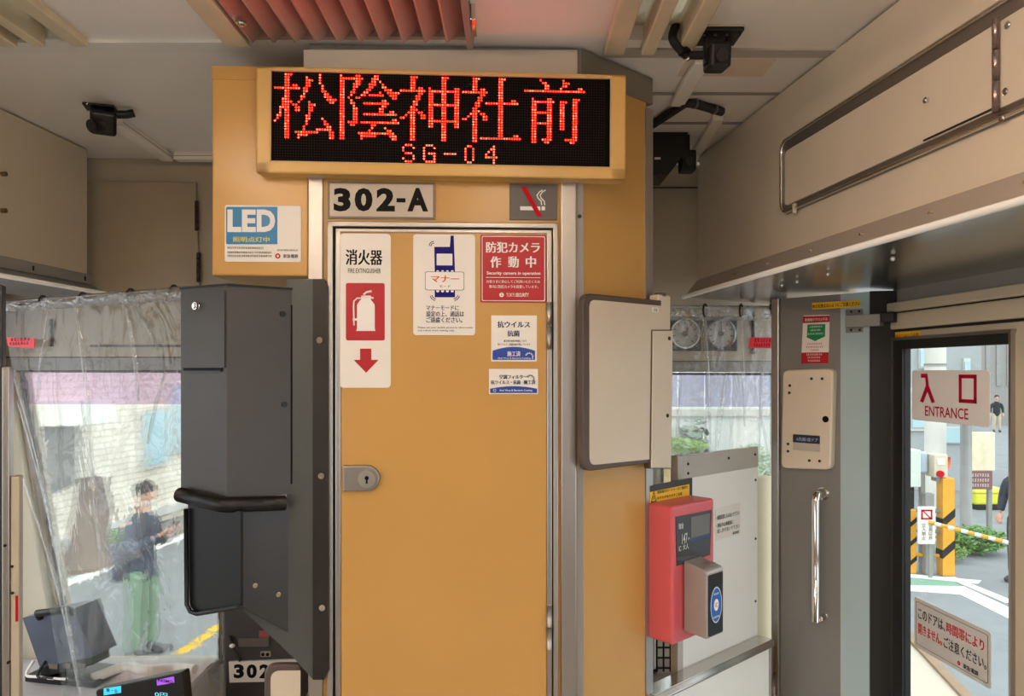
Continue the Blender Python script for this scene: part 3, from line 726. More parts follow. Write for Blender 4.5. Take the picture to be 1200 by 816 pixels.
# mobile manners sticker
t, y = sign('phone_manners_sign', 'white sticker with a navy vibrating mobile phone on the cabinet door', FC, 485, 557, 276.5, 393.5, .006, YF, WHITEP)
b = bm_new()
prism(b, Q([(509.5, 291), (527.5, 291), (528.5, 278), (532, 278), (533.5, 320), (510, 320)]), y-.0003, y); prism(b, Q([(510, 341), (533.5, 341), (533.5, 349.5), (510, 349.5)]), y-.0003, y)
for (a, c, r0, r1, w) in ((509.5, 290.5, .006, .0075, (90, 180)), (509.5, 290.5, .0095, .011, (95, 175)), (512, 346, .0085, .010, (190, 265)), (512, 346, .012, .0135, (195, 260)), (531.5, 346, .0085, .010, (275, 350)), (531.5, 346, .012, .0135, (280, 345))):
    X, Z = FC.P(a, c); ring(b, X, Z, r0, r1, y-.0003, y, 10, *w)
part('phone_pictogram', b, NAVY, t)
b = bm_new(); prism(b, rrp(FC, 512.2, 530.5, 299, 312.5, .001), y-.0008, y-.0003)
for k in range(4):
    X, Z = FC.P(513.5+k*5.6, 320); disc(b, X, Z, .0032, y-.0008, y-.0003, 14); X, Z = FC.P(513.5+k*5.6, 342); disc(b, X, Z, .0032, y-.0008, y-.0003, 14)
part('phone_window', b, WHITEI, t)
b = bm_new(); prism(b, rrp(FC, 498.8, 544.2, 319.8, 341.4, .004), y-.0011, y-.0008); part('badge_outline', b, GREYI, t)
b = bm_new(); prism(b, rrp(FC, 499.4, 543.6, 320.4, 340.8, .0038), y-.0014, y-.0010); part('badge', b, WHITEI, t)
b = bm_new(); px_text(b, FC, 'マナー', 505.5, 538.5, 324.5, 332.2, y-.0017, .03); px_text(b, FC, 'モード', 515.5, 528.5, 335.3, 338.8, y-.0017, .02); part('badge_lettering', b, ORANGEI, t)
b = bm_new(); px_text(b, FC, 'マナーモードに', 500, 538, 359, 364.5, y, .02); px_text(b, FC, '設定の上、通話は', 500, 544, 365.5, 372, y, .02); px_text(b, FC, 'ご遠慮ください。', 500, 542, 372.5, 379, y, .02)
px_text(b, FC, 'Please set your mobile phone to silent mode', 490.5, 554, 383.5, 386, y, .01); px_text(b, FC, 'and refrain from making calls.', 490.5, 533, 387, 389.4, y, .01); part('lettering', b, NAVYT, t)
# security camera sticker
t, y = sign('security_camera_sign', 'crimson square security camera sticker on the cabinet door', FC, 563, 639.5, 277, 355.5, .003, YF, REDV)
b = bm_new()
o = rrp(FC, 564.6, 637.9, 278.6, 353.9, .0025); i = rrp(FC, 565.4, 637.1, 279.4, 353.1, .0023)
for k in range(len(o)):
    j = (k+1) % len(o); prism(b, [o[k], o[j], i[j], i[k]], y-.0003, y)
px_text(b, FC, '防犯カメラ', 569.5, 632, 285.3, 297.8, y, .03); px_text(b, FC, '作', 574.5, 587, 302, 315, y, .03); px_text(b, FC, '動', 595, 607.5, 302, 315, y, .03); px_text(b, FC, '中', 615.5, 627.5, 302, 315, y, .03)
px_text(b, FC, 'Security camera in operation', 570.3, 632.5, 319.6, 324.3, y, .02); bxp(b, FC, 569.5, 632.5, 326.3, 326.9, y-.0003, y)
px_text(b, FC, 'お客さまに安心してご利用いただくため', 570, 632, 329.5, 333, y, .004); px_text(b, FC, '車内に防犯カメラを設置しています。', 573, 630, 335.3, 339, y, .004)
px_text(b, FC, 'TOKYU', 593, 604, 344.5, 348.8, y, -.008); px_text(b, FC, 'SECURITY', 604.3, 619, 344.5, 348.8, y, .02)
X, Z = FC.P(587.5, 346.6); ring(b, X, Z, .0022, .0045, y-.0003, y, 18); bx(b, X-.0045, X+.0045, y-.0003, y, Z-.0006, Z+.0006)
part('lettering', b, WHITEI, t)
# antivirus stickers
def fan(b, F, px, py, r0, r1, y, n=9):
    X, Z = F.P(px, py)
    for k in range(n):
        a = math.radians(150-k*22); w = .0008
        c, s = math.cos(a), math.sin(a)
        prism(b, [(X+c*r0-s*w, Z+s*r0+c*w), (X+c*r1-s*w, Z+s*r1+c*w), (X+c*r1+s*w, Z+s*r1-c*w), (X+c*r0+s*w, Z+s*r0-c*w)], y-.0003, y)
def arch(F, px0, px1, pytop, pyedge, pybot):
    q = [F.P(px1, pybot), F.P(px0, pybot)]
    for k in range(13):
        u = k/12; q.append(F.P(px0+(px1-px0)*u, pyedge+(pytop-pyedge)*(1-(2*u-1)**2)))
    return q
t, y = sign('antivirus_sticker', 'white upright sticker with a blue arch, below the crimson security sticker', FC, 575.5, 628.5, 370.5, 424, .002, YF, WHITEP)
b = bm_new(); px_text(b, FC, '抗ウイルス', 582.5, 620.5, 377.2, 384.8, y, .035); px_text(b, FC, '抗菌', 594, 608.5, 388, 395, y, .035); px_text(b, FC, '施工後の効果が持続しており', 590, 616, 398.8, 401.4, y, .01); px_text(b, FC, '抗ウイルス・抗菌効果が続いています', 583, 621, 402.8, 405.4, y, .01); part('lettering', b, NAVYT, t)
b = bm_new(); prism(b, arch(FC, 577, 626.3, 407, 411.5, 422), y-.0003, y+.0002); part('blue_arch', b, BLUEV, t)
b = bm_new(); px_text(b, FC, '施工済', 594, 609.5, 412, 418, y-.0006, .02); px_text(b, FC, 'Anti Virus & Bacteria Coating', 583, 621, 419.2, 421.3, y-.0006, .015); fan(b, FC, 619.5, 418.5, .006, .0088, y-.0006); part('arch_lettering', b, WHITEI, t)
t, y = sign('air_filter_sticker', 'small wide white sticker with a blue base, lowest on the cabinet door', FC, 572.8, 629.8, 432.5, 461.8, .0015, YF, WHITEP)
b = bm_new(); px_text(b, FC, '空調フィルター', 585, 617, 439.3, 444.3, y, .035); px_text(b, FC, '抗ウイルス・抗菌', 575, 609.5, 445.6, 450.4, y, .035); px_text(b, FC, '施工済', 613, 627, 445.6, 450.4, y, .035); fan(b, FC, 621, 444, .0055, .0085, y); part('lettering', b, NAVYT, t)
b = bm_new(); prism(b, arch(FC, 574.2, 628.6, 452.6, 455.5, 460.5), y-.0003, y+.0002); part('blue_arch', b, BLUEV, t)
b = bm_new(); px_text(b, FC, 'Anti Virus & Bacteria Coating', 585, 623, 456.3, 459, y-.0006, .015); X, Z = FC.P(579.5, 457.5); ring(b, X, Z, .0022, .003, y-.0009, y-.0006, 14); part('arch_lettering', b, WHITEI, t)
# LED lighting sticker
t, y = sign('led_lighting_sticker', 'white and blue lighting sticker on the ochre overhead box', FC, 264.5, 353.5, 241.5, 307.5, .004, -.0045, WHITEP)
b = bm_new(); prism(b, roundpoly(FC.pts([(266.3, 287), (326, 287), (326, 243.3), (266.3, 243.3)]), [.002, 0, 0, .003]), y-.0003, y+.0002); part('blue_panel', b, CYANV, t)
b = bm_new()
for s, a, c in (('L', 267.8, 284), ('E', 284.8, 301), ('D', 302, 323.5)): px_text(b, FC, s, a, c, 246.5, 272.8, y-.0006, .045)
part('title', b, WHITEI, t)
b = bm_new(); px_text(b, FC, '照明点灯中', 274, 317, 278.3, 284.6, y-.0006, .02); part('subtitle', b, YELI, t)
b = bm_new(); px_dash(b, FC, 267.5, 310, 290, 2.3, y, 26, 3); px_dash(b, FC, 267.5, 319.5, 295.3, 2.3, y, 32, 4); px_dash(b, FC, 267.5, 319.5, 299.3, 2.3, y, 32, 5); px_dash(b, FC, 325.5, 350, 293, 1.8, y, 18, 6)
px_text(b, FC, '東急電鉄', 332.5, 350.5, 298.6, 303, y, .02); part('small_print', b, BLACKI, t)
b = bm_new(); X, Z = FC.P(326.5, 300.7); ring(b, X, Z, .0024, .0052, y-.0003, y, 20); part('company_emblem', b, REDI, t)

# ------------------------------------------------------------------ charcoal ticket box
FKf = FC
e1 = FC.M @ Vector((FC.X(343, .012), -.012, 0))
d2 = Vector((.81, .587)).normalized()
edge = Vector((e1.x, e1.y))-d2*.126
FK2 = Frame((edge.x, edge.y), math.atan2(d2.y, d2.x))               # side turned to the right
d1 = Vector((.872, -.49)).normalized()
FK1 = Frame((edge.x, edge.y), math.atan2(d1.y, d1.x))               # side turned to the left; x runs to the edge (x<=0)
tb = thing('ticket_box', 'charcoal metal ticket box with a hanging flap, bolted beside the cabinet door', 'box', FK2, (0, 0, CZ+.16))
K1 = FK2.M.inverted() @ FK1.M
zA = CZ+.161; zB = CZ-.244
w1 = FK1.X(212); w2 = .126
def k1(x, y, z=0): v = K1 @ Vector((x, y, 0)); return Vector((v.x, v.y, z))
b = bm_new()
foot = [k1(w1, 0), Vector((0, 0, 0)), Vector((w2, 0, 0)), Vector((w2, .012, 0)), k1(w1, .08)]
prism3(b, [(p.x, p.y, zB) for p in foot], (0, 0, zA-zB)); bodyk = part('housing', b, CHAR, tb)
b = bm_new()   # thin lid edge
prism3(b, [(p.x, p.y, zA) for p in [k1(w1-.002, -.002), Vector((0, -.003, 0)), Vector((w2, -.001, 0)), Vector((w2, .012, 0)), k1(w1, .08)]], (0, 0, .004)); part('lid', b, BLACKP, tb)
# left-hand door with slot and lock
zS = FK1.P(238, 433)[1]
b = bm_new(); prism3(b, [k1(w1+.006, -.003, zS+.003), k1(-.004, -.003, zS+.003), k1(-.004, 0, zS+.003), k1(w1+.006, 0, zS+.003)], (0, 0, zA-.012-zS)); dk = part('door', b, CHAR, tb)
b = bm_new(); prism3(b, [k1(w1+.010, -.002, zS-.003), k1(-.012, -.002, zS-.003), k1(-.012, 0, zS-.003), k1(w1+.010, 0, zS-.003)], (0, 0, .006)); part('slot', b, BLACKI, tb)
b = bm_new(); prism3(b, [k1(w1+.010, -.006, zS-.004), k1(-.012, -.006, zS-.004), k1(-.012, 0, zS-.004), k1(w1+.010, 0, zS-.004)], (0, 0, .0015)); part('slot_lip', b, CHARD, tb)
xl_, zl_ = FK1.P(233, 359); b = bm_new(); c = k1(xl_, -.004, zl_); nrm = (k1(xl_, -.02)-k1(xl_, -.004)).normalized()
tube(b, [c, c+nrm*.006], .0075, 16); tube(b, [c+nrm*.006, c+nrm*.009], [.006, .004], 16); part('lock', b, CHROME, dk)
# screws on the right-turned face
b = bm_new()
for px, py in ((331, 368), (333, 474)): x, z = FK2.P(px, py); disc(b, x, z, .0055, -.004, 0, 14)
part('bolt', b, BLACKP, tb)
b = bm_new(); bx(b, w2-.004, w2-.001, -.0012, 0, zB+.02, zA-.03); part('seam', b, BLACKI, tb)
# bracket bar that bends round the bottom of the housing
b = bm_new()
yA, yB_, yC = FK1.P(211, 580, .012), FK1.P(266, 592, .012), FK2.P(332, 591, .008)
P0 = k1(FK1.X(211, .012), -.012, FK1.P(211, 580, .012)[1]); P1 = k1(-.008, -.012, FK1.P(264, 592, .012)[1]); P2 = Vector((0.002, -.010, FK2.P(268, 592, .01)[1])); P3 = Vector((FK2.X(332), -.008, FK2.P(332, 589)[1]))
pts = [P0, P0.lerp(P1, .5), P1, P1.lerp(P2, .5)+Vector((-.002, -.002, 0)), P2, P2.lerp(P3, .5), P3]
tube(b, pts, .0145, 14); part('bracket_bar', b, BLACKP, tb)
# hanging flap on the left and fixed plate on the right
FL = [FK1.P(219, 588), FK1.P(281, 600), FK1.P(281, 711), FK1.P(232, 720), FK1.P(221, 712)]
b = bm_new(); q = roundpoly(FL, [0, 0, .004, .008, .012])
A = [k1(x, .002, z) for x, z in q]; v = k1(0, .008)-k1(0, .002); prism3(b, A, v); fl = part('flap', b, BLACKP, tb)
b = bm_new()
rim = [k1(*((FK1.X(px), -.004)), FK1.P(px, py)[1]) for px, py in ((220, 596), (221, 708), (225, 716), (233, 719), (281, 711))]
tube(b, rim, .0045, 8); part('flap_rim', b, BLACKP, fl)
GP = [FK2.P(284, 598), FK2.P(345, 590), FK2.P(345, 746), FK2.P(284, 712)]
b = bm_new(); prism(b, GP, .004, .008, .001); gp = part('side_plate', b, CHARD, tb)
b = bm_new()
for px, py in ((299.5, 687), (327, 697.5)): x, z = FK2.P(px, py); screw(b, x, z, .004, .005)
part('screw', b, CHROME, gp)
# flange bolted to the cabinet
FI = FK2.M.inverted() @ FC.M
def fI(px, py, y): x, z = FC.P(px, py, -y); return FI @ Vector((x, y, z))
b = bm_new(); prism3(b, [fI(336, 328, -.013), fI(367, 327, -.013), fI(367, 797, -.013), fI(343, 770, -.013), fI(285, 716, -.013), fI(300, 600, -.013), fI(336, 592, -.013)], FI.to_3x3() @ Vector((0, .010, 0))); part('back_plate', b, mat('greenish charcoal steel', (74, 76, 74), .38, noise=.05), tb)
b = bm_new(); prism3(b, [fI(366.5, 327, -.017), fI(379, 327, -.017), fI(384.5, 336, -.017), fI(385.5, 786, -.017), fI(380, 797, -.017), fI(366.5, 797, -.017)], FI.to_3x3() @ Vector((0, .0125, 0))); fg = part('flange', b, BRONZE, tb)
for px, py in ((374.5, 399), (376.5, 558), (377.5, 712.5)):
    b = bm_new(); x, z = FC.P(px, py, .018)
    bb = bm_new(); ring(bb, x, z, .003, .0062, -.020, -.017, 16); disc(bb, x, z, .003, -.0185, -.017, 12)
    bmesh.ops.transform(bb, matrix=FI, verts=bb.verts); b.free(); part('bolt', bb, CHROME, fg)

# small flap at the foot of the cabinet, cream with brown rubber edge
FG = Frame(tuple((FC.M @ Vector((FC.X(345), -.008, 0))).to_2d()), math.radians(25))
lf = thing('fold_down_flap', 'cream flap with brown rubber edge low beside the ticket box', 'flap', FG, (-.03, 0, CZ-.9))
o = roundpoly(FG.pts([(311, 779), (352, 779), (352, 1000), (311, 1000)]), [.028, 0, 0, .028]); i = roundpoly(FG.pts([(317, 786), (352, 786), (352, 993), (317, 993)]), [.02, 0, 0, .02])
b = bm_new(); prism(b, o, 0, .014, .003); part('rubber_edge', b, BROWNR, lf)
b = bm_new(); prism(b, i, -.001, .001); part('panel', b, FLAPM, lf)

# ------------------------------------------------------------------ folding flap on the slanted side
ff = thing('folding_panel', 'large cream folding panel with brown rubber edge on the slanted cabinet side', 'panel', FD, (.1, -.03, CZ-.2))
O = .03
o = roundpoly(FD.pts([(680, 343.5), (772, 352.5), (769, 541), (680, 553)], O), [.028, 0, 0, .028], 8)
i = roundpoly(FD.pts([(687, 351.5), (771, 359), (768, 537), (687, 545)], O), [.017, 0, 0, .017], 8)
b = bm_new(); prism(b, o, -O-.008, -O+.006, .003, 3); part('rubber_edge', b, BROWNR, ff)
b = bm_new(); prism(b, i, -O-.0095, -O-.006); pn = part('panel', b, FLAPM, ff)
b = bm_new(); prp(b, FD, [(758.8, 386.8), (783, 386.8), (781, 549), (756.8, 549)], -O-.0108, -O+.004, 0, O); part('leaf_gap', b, BROWNR, ff)
b = bm_new(); prp(b, FD, [(760, 388), (783, 388), (781, 548), (758, 548)], -O-.013, -O+.004, .0015, O); hl = part('hinge_leaf', b, FLAPM, ff)
xh = FD.X(776, O)
b = bm_new(); bx(b, FD.X(769, O), FD.X(783.5, O), -O-.006, -O+.02, FD.P(776, 545, O)[1], FD.P(776, 346, O)[1], .004, 3); part('hinge_post', b, FLAPM, ff)
b = bm_new()
for py in (345.5, 547):
    z = FD.P(776, py, O)[1]; tube(b, [(xh, -O+.006, z-.004), (xh, -O+.006, z+.004)], .013, 14)
part('hinge_cap', b, BROWNR, ff)
b = bm_new()
for px, py in ((778.5, 397), (776.5, 487)): x, z = FD.P(px, py, O); screw(b, x, z, -O-.013, .0045)
part('screw', b, BRONZE, hl)
b = bm_new(); prism(b, rr(*[FD.X(760, O), FD.X(767, O)], FD.P(763, 366.5, O)[1], FD.P(763, 361, O)[1], .001), -O-.011, -O-.009); tg = part('number_tag', b, WHITEP, pn)
b = bm_new(); text(b, '02', FD.X(761.5, O), FD.X(765.5, O), FD.P(763, 365.3, O)[1], FD.P(763, 362.3, O)[1], -O-.0113, .01); part('tag_number', b, BLACKI, tg)

# ------------------------------------------------------------------ fare reader
FDr = .066
rd = thing('fare_machine', 'coral pink fare machine with a small screen beside the slanted cabinet side', 'fare machine', FD, (.30, -.02, CZ-.58))
u0 = FD.X(788, FDr); u1 = FD.X(837, FDr)
zt1 = FD.P(788, 594, FDr)[1]; zb1 = FD.P(786, 758, FDr)[1]
b = bm_new(); bx(b, u0, u1, -FDr, .002, zb1, zt1, .006, 3); part('housing', b, PINK, rd)
b = bm_new(); prp(b, FD, [(791.5, 606), (833.5, 597.5), (831.5, 650.5), (792.5, 663.5)], -FDr-.002, -FDr+.002, .0005, FDr); sc_ = part('screen', b, SCREEN, rd)
b = bm_new(); prp(b, FD, [(809, 606), (831, 601.5), (830.5, 625), (809, 631)], -FDr-.0024, -FDr-.001, 0, FDr); part('screen_pane', b, mat('screen pane grey', (108, 106, 104), .2, noise=.05), sc_)
b = bm_new(); prp(b, FD, [(809, 631.5), (830.5, 626), (830.5, 629), (809, 635)], -FDr-.0024, -FDr-.001, 0, FDr); part('screen_bar', b, mat('blue screen bar', (40, 66, 110), .3, noise=0), sc_)
b = bm_new()
def dtext(s, L, bold=.01):
    (a, pa), (c, pc) = L; text(b, s, FD.X(a, FDr), FD.X(c, FDr), FD.P((a+c)/2, pc, FDr)[1], FD.P((a+c)/2, pa, FDr)[1], -FDr-.0026, bold)
dtext('現金', ((794, 613), (800, 620))); dtext('147', ((798, 625), (804.5, 637))); dtext('円', ((805, 630), (807, 633))); dtext('IC', ((794.5, 640), (797, 646))); dtext('大人', ((799, 637), (806, 644))); part('screen_digits', b, SCREENL, sc_)
cr = thing('card_reader', 'silver contactless card reader with a blue oval pad on the coral fare machine', 'card reader', FD, (.34, -.1, CZ-.57))
v0, v1 = .0404+u0-u0+u0+.0, 0
v0 = FD.X(800, FDr+.0); v1 = v0+.066
RO = FDr+.0605
zc_t, zc_b = FD.P(828, 669, RO)[1], FD.P(828, 750, RO)[1]
b = bm_new(); prism3(b, [(v0, -FDr-.002, zc_b+.004), (v0, -RO, zc_b), (v0, -RO, zc_t-.006), (v0, -RO+.006, zc_t), (v0, -FDr-.002, zc_t+.010)], (v1-v0, 0, 0)); bmesh.ops.bevel(b, geom=list(b.edges), offset=.003, segments=2, affect='EDGES', profile=.5); part('housing', b, SILV, cr)
b = bm_new(); prism(b, rr(v0+.007, v1-.004, zc_b+.004, zc_t-.012, .004), -RO-.0012, -RO+.001); pd = part('touch_panel', b, BLACKP, cr)
xm, zm = (v0+v1)/2+.002, (zc_t+zc_b)/2-.006
b = bm_new(); prism(b, [(xm+.022*math.cos(a*math.pi/16), zm+.040*math.sin(a*math.pi/16)) for a in range(32)], -RO-.0018, -RO-.001); pad = part('blue_pad', b, mat('blue pad', (26, 92, 168), .3, noise=.05), pd)
b = bm_new()
ell = lambda r0, r1: [prism(b, [(xm+r0*.022*math.cos(a*math.pi/16), zm+r0*.040*math.sin(a*math.pi/16)), (xm+r1*.022*math.cos(a*math.pi/16), zm+r1*.040*math.sin(a*math.pi/16)), (xm+r1*.022*math.cos((a+1)*math.pi/16), zm+r1*.040*math.sin((a+1)*math.pi/16)), (xm+r0*.022*math.cos((a+1)*math.pi/16), zm+r0*.040*math.sin((a+1)*math.pi/16))], -RO-.0022, -RO-.0016) for a in range(32)]
ell(.92, .97); prism(b, [(xm+.009*math.cos(a*math.pi/12), zm+.013*math.sin(a*math.pi/12)) for a in range(24)], -RO-.0022, -RO-.0016)
dashes(b, xm-.010, xm+.010, zm+.026, .004, -RO-.0018, 8, 9); dashes(b, xm-.012, xm+.012, zm-.024, .004, -RO-.0018, 9, 10); part('pad_print', b, WHITEI, pad)
b = bm_new(); text(b, 'IC', xm-.004, xm+.004, zm-.005, zm+.005, -RO-.0025, .03); part('pad_mark', b, ORANGEI, pad)
b = bm_new(); dashes(b, v0+.02, v0+.05, 0, .02, 0, 5, 2)
bmesh.ops.rotate(b, cent=(0, 0, 0), matrix=Matrix.Rotation(math.radians(-90), 3, 'X'), verts=b.verts); bmesh.ops.translate(b, vec=(0, -RO+.028, zc_t+.0075), verts=b.verts); part('top_print', b, GREYI, cr)
# dark plate with caution label standing behind the machine
wp = thing('caution_plate', 'dark plate with a yellow caution label above the coral fare machine', 'sign', FD, (.26, 0, CZ-.3))
b = bm_new(); q = FD.pts([(760, 569.5), (810, 560), (810, 600), (760, 606)]); prism(b, q, -.003, .002); part('plate', b, CHARD, wp)
b = bm_new(); q = FD.pts([(761.5, 577), (807.5, 567.5), (807.5, 582.5), (761.5, 592)], .003); prism(b, q, -.0042, -.003); lb = part('caution_label', b, YELV, wp)
b = bm_new()
xs0, xs1 = FD.X(770, .004), FD.X(806, .004)
text(b, '運賃箱のカードリーダに衝突の', xs0, xs1, FD.P(788, 575.8, .004)[1], FD.P(788, 572.6, .004)[1]+.0005, -.0046, .015); text(b, 'おそれがありますご注意', xs0, xs0+(xs1-xs0)*.8, FD.P(788, 582.4, .004)[1], FD.P(788, 578.4, .004)[1]-.001, -.0046, .015)
ti = FD.pts([(766, 575.5), (769.3, 588.3), (762.7, 589.3)], .004); c = Vector((sum(p[0] for p in ti)/3, sum(p[1] for p in ti)/3))
for k in range(3):
    A, B_ = Vector(ti[k]), Vector(ti[(k+1) % 3]); prism(b, [tuple(A), tuple(B_), tuple(B_.lerp(c, .28)), tuple(A.lerp(c, .28))], -.0045, -.004)
bx(b, c.x-.001, c.x+.001, -.0045, -.004, c.y-.003, c.y+.006); part('lettering', b, BLACKI, lb)

# ------------------------------------------------------------------ cab gate
gt = thing('cab_gate_panel', 'off white half-height gate panel with grey edging behind the fare machine', 'gate', FD, (.55, .03, CZ-.84))
GO = -.03
gq = FD.pts([(800, 535), (888, 526), (888, 752), (800, 800)], GO)
x0g, x1g = gq[0][0], gq[1][0]; zg1 = gq[0][1]; zg0 = gq[3][1]-.01
b = bm_new(); bx(b, x0g, x1g, .03, .045, zg0, zg1, .002); part('panel', b, GATEM, gt)
b = bm_new(); bx(b, x0g-.022, x0g, .028, .05, zg0, zg1+.002, .002); bx(b, x0g, x1g, .0285, .03, zg1-.055, zg1, .0005); part('edging', b, GATEN, gt)
b = bm_new()
for dx, dz in ((.02, -.02), (.02, -.043), (.20, -.02), (.33, -.02), (.335, -.09), (.335, -.25), (.335, -.42)): screw(b, x0g+dx, zg1+dz, .0285 if dz > -.055 else .03, .0035)
part('screw', b, BRONZE, gt)
nb = thing('gate_notice', 'small white notice with black print on the gate panel', 'notice', FD, (FD.X(855, GO), .03, CZ-.2))
b = bm_new(); nq = FD.pts([(838, 597.5), (867, 589), (867, 626), (838, 634)], GO); prism(b, nq, .029, .0298); part('sheet', b, WHITEP, nb)
b = bm_new()
def ntext(s, a, c, z0, z1):
    text(b, s, FD.X(a, GO), FD.X(c, GO), z0, z1, .0287, .02)
zt2 = nq[0][1]; H = nq[0][1]-nq[3][1]
ntext('・乗務員室に入らないで下さい', 838.5, 866, zt2-H*.35, zt2-H*.20); ntext('・運転中は乗務員に', 838.5, 859, zt2-H*.60, zt2-H*.46); ntext('話しかけないで下さい', 840, 866, zt2-H*.78, zt2-H*.64); ntext('東急電鉄', 858, 865.5, zt2-H*.95, zt2-H*.86)
part('lettering', b, BLACKI, nb)
# lower gate with steel rail
lg = thing('lower_gate', 'lower cab gate of white board under a slanting stainless rail', 'gate', FD, (.5, -.02, 0))
xg0, xg1 = FD.X(764, .01), FD.X(904, .01); zr = FD.P(870, 770, .01)[1]
b = bm_new(); prism3(b, [(xg0, -.018, zr-.008), (xg0, -.022, zr), (xg0, -.016, zr+.012), (xg0, .028, zr+.012), (xg0, .028, zr-.008)], (xg1-xg0, 0, 0)); bmesh.ops.bevel(b, geom=list(b.edges), offset=.002, segments=2, affect='EDGES'); part('top_rail', b, STEELH, lg)
b = bm_new(); bx(b, xg0, xg1-.012, -.010, .010, .05, zr-.008, .002); part('board', b, GATEM, lg)
b = bm_new(); bx(b, xg1-.012, xg1, -.016, .016, .05, zr-.006, .002); ed = part('end_post', b, STEEL, lg)
b = bm_new(); zz_ = FD.P(905, 798)[1]; tube(b, [(xg1+.004, -.012, zz_-.03), (xg1+.004, -.012, zz_+.03)], .009, 12); part('hinge', b, mat('bronze gate hinge', (120, 100, 90), .3, .8, noise=0), lg)
# cream board behind the gate
b = bm_new(); prp(b, FD, [(884, 560), (905, 558), (905, 760), (884, 760)], .062, .08, .002, -.06); solo('cab_side_board', b, mat('yellowed cream board', (214, 204, 168), .45, noise=.05), FD, (.75, .06, CZ-.8), 'yellowed cream board between the gate panel and the door pillar', 'board')

# ------------------------------------------------------------------ things on the door pillar
dcb = thing('door_control_box', 'rounded beige door control box on the dark pillar', 'control box', FP, (FP.X(950), 0, FP.P(950, 550)[1]))
q = FP.pts([(922, 434), (981, 432), (978, 550), (920, 548)]); b = bm_new(); prism(b, roundpoly(q, .017), -.024, 0, .005, 3); part('cover', b, mat('ivory plastic', (222, 208, 188), .4, noise=.04), dcb)
b = bm_new(); x, z = FP.P(967.5, 491.5, .024); disc(b, x, z, .0085, -.0252, -.023, 20); part('sensor_eye', b, BLACKI, dcb)
b = bm_new(); prism(b, rrp(FP, 929.5, 961, 510, 528.5, .002, .024), -.0254, -.0235); lb = part('indicator', b, mat('indicator lower', (188, 180, 168), .4, noise=.04), dcb)
b = bm_new(); prism(b, rrp(FP, 929.5, 961, 510, 519.5, .002, .024), -.0259, -.0245); part('indicator_window', b, mat('navy indicator', (34, 40, 62), .3, noise=0), lb)
b = bm_new(); text(b, 'A先頭1扉ドア', FP.X(933, .026), FP.X(958.5, .026), FP.P(945, 517.6, .026)[1], FP.P(945, 513, .026)[1], -.0262, .01); part('indicator_text', b, mat('pale indicator text', (170, 190, 220), .4, noise=0), lb)
b = bm_new()
for px, py in ((951, 444), (963.5, 444), (925.5, 452), (925, 460.5), (923.5, 520.5), (923.5, 529), (948.5, 540), (960.5, 540.5)): x, z = FP.P(px, py, .024); screw(b, x, z, -.0238, .0038)
part('screw', b, BRONZE, dcb)
gh = thing('grab_handle', 'vertical chrome grab handle on the dark pillar below the door control box', 'handle', FP, (FP.X(957), 0, FP.P(957, 730)[1]))
x = FP.X(956, .035); za, zb_ = FP.P(957, 580, .03)[1], FP.P(957, 727, .03)[1]
b = bm_new(); tube(b, [(x+.004, 0, za), (x+.004, -.016, za+.003), (x+.002, -.03, za), (x, -.036, za-.014), (x, -.036, (za+zb_)/2), (x, -.036, zb_-.002)], .0115, 16); part('bar', b, CHROME, gh, True)
b = bm_new(); tube(b, [(x+.008, 0, zb_+.006), (x+.008, -.03, zb_+.006)], .008, 14); part('lower_foot', b, CHROME, gh)
b = bm_new(); tube(b, [(x+.004, -.004, za), (x+.004, 0, za)], .017, 18); part('upper_rosette', b, CHROME, gh)
es = thing('emergency_handle_sign', 'red and white emergency door sticker with a green arrow on the dark pillar', 'sign', FP, (FP.X(956), 0, FP.P(956, 427)[1]))
q = FP.pts([(941.5, 370), (972.5, 369), (971, 426.5), (939, 426.5)]); b = bm_new(); prism(b, roundpoly(q, .004), -.0012, 0); part('backing', b, WHITEP, es)
b = bm_new(); prism(b, FP.pts([(941.3, 371), (972.6, 370), (972.3, 377.5), (941, 379)]), -.0018, -.001); prism(b, FP.pts([(939.6, 413.5), (971.4, 413), (971, 426.3), (939.2, 426.5)]), -.0018, -.001); part('red_band', b, REDV, es)
b = bm_new(); prism(b, FP.pts([(946.5, 380.5), (967.5, 380), (967, 394), (968, 394), (955.5, 400), (944.5, 395), (946, 395)]), -.0018, -.001); part('green_arrow', b, GREENV, es)
b = bm_new(); text(b, '非常用ドアハンドル', FP.X(943.5), FP.X(970.5), FP.P(957, 376.5)[1], FP.P(957, 372.8)[1], -.0022, .02)
for k, (a, c, py) in enumerate(((949, 964, 382), (950, 962, 386), (947, 965.5, 390.2), (945, 964, 414.5), (946.5, 962, 418), (947, 961.5, 421.8))): px_dash(b, FP, a, c, py, 2, -.0018, 9, 20+k)
part('white_lettering', b, WHITEI, es)
b = bm_new()
for k, (a, c, py) in enumerate(((946, 964, 402), (945, 965, 405.7), (950, 960, 409.3))): px_dash(b, FP, a, c, py, 2, -.0013, 9, 30+k)
part('red_lettering', b, REDI, es)
yl = thing('finger_caution_label', 'yellow strip label at the top of the dark pillar under the locker', 'label', FP, (FP.X(981), 0, FP.P(981, 360)[1]))
b = bm_new(); prism(b, FP.pts([(952, 355), (1010.5, 351.5), (1010.5, 359.8), (952, 363.2)], .004), -.0052, -.004); part('backing', b, YELV, yl)
b = bm_new(); text(b, 'ゆびを挟まないようにご注意ください', FP.X(953.5), FP.X(1009), FP.P(981, 360)[1], FP.P(981, 355.3)[1], -.0056, .02); part('lettering', b, BLACKI, yl)
db = thing('door_stop_bracket', 'small grey metal bracket above the black door rubber', 'bracket', FP, (FP.X(1010), 0, FP.P(1010, 384)[1]))
b = bm_new(); bxp(b, FP, 992, 1033, 369, 383, -.03, -.004, .002, .02); part('arm', b, GREYPAINT, db)
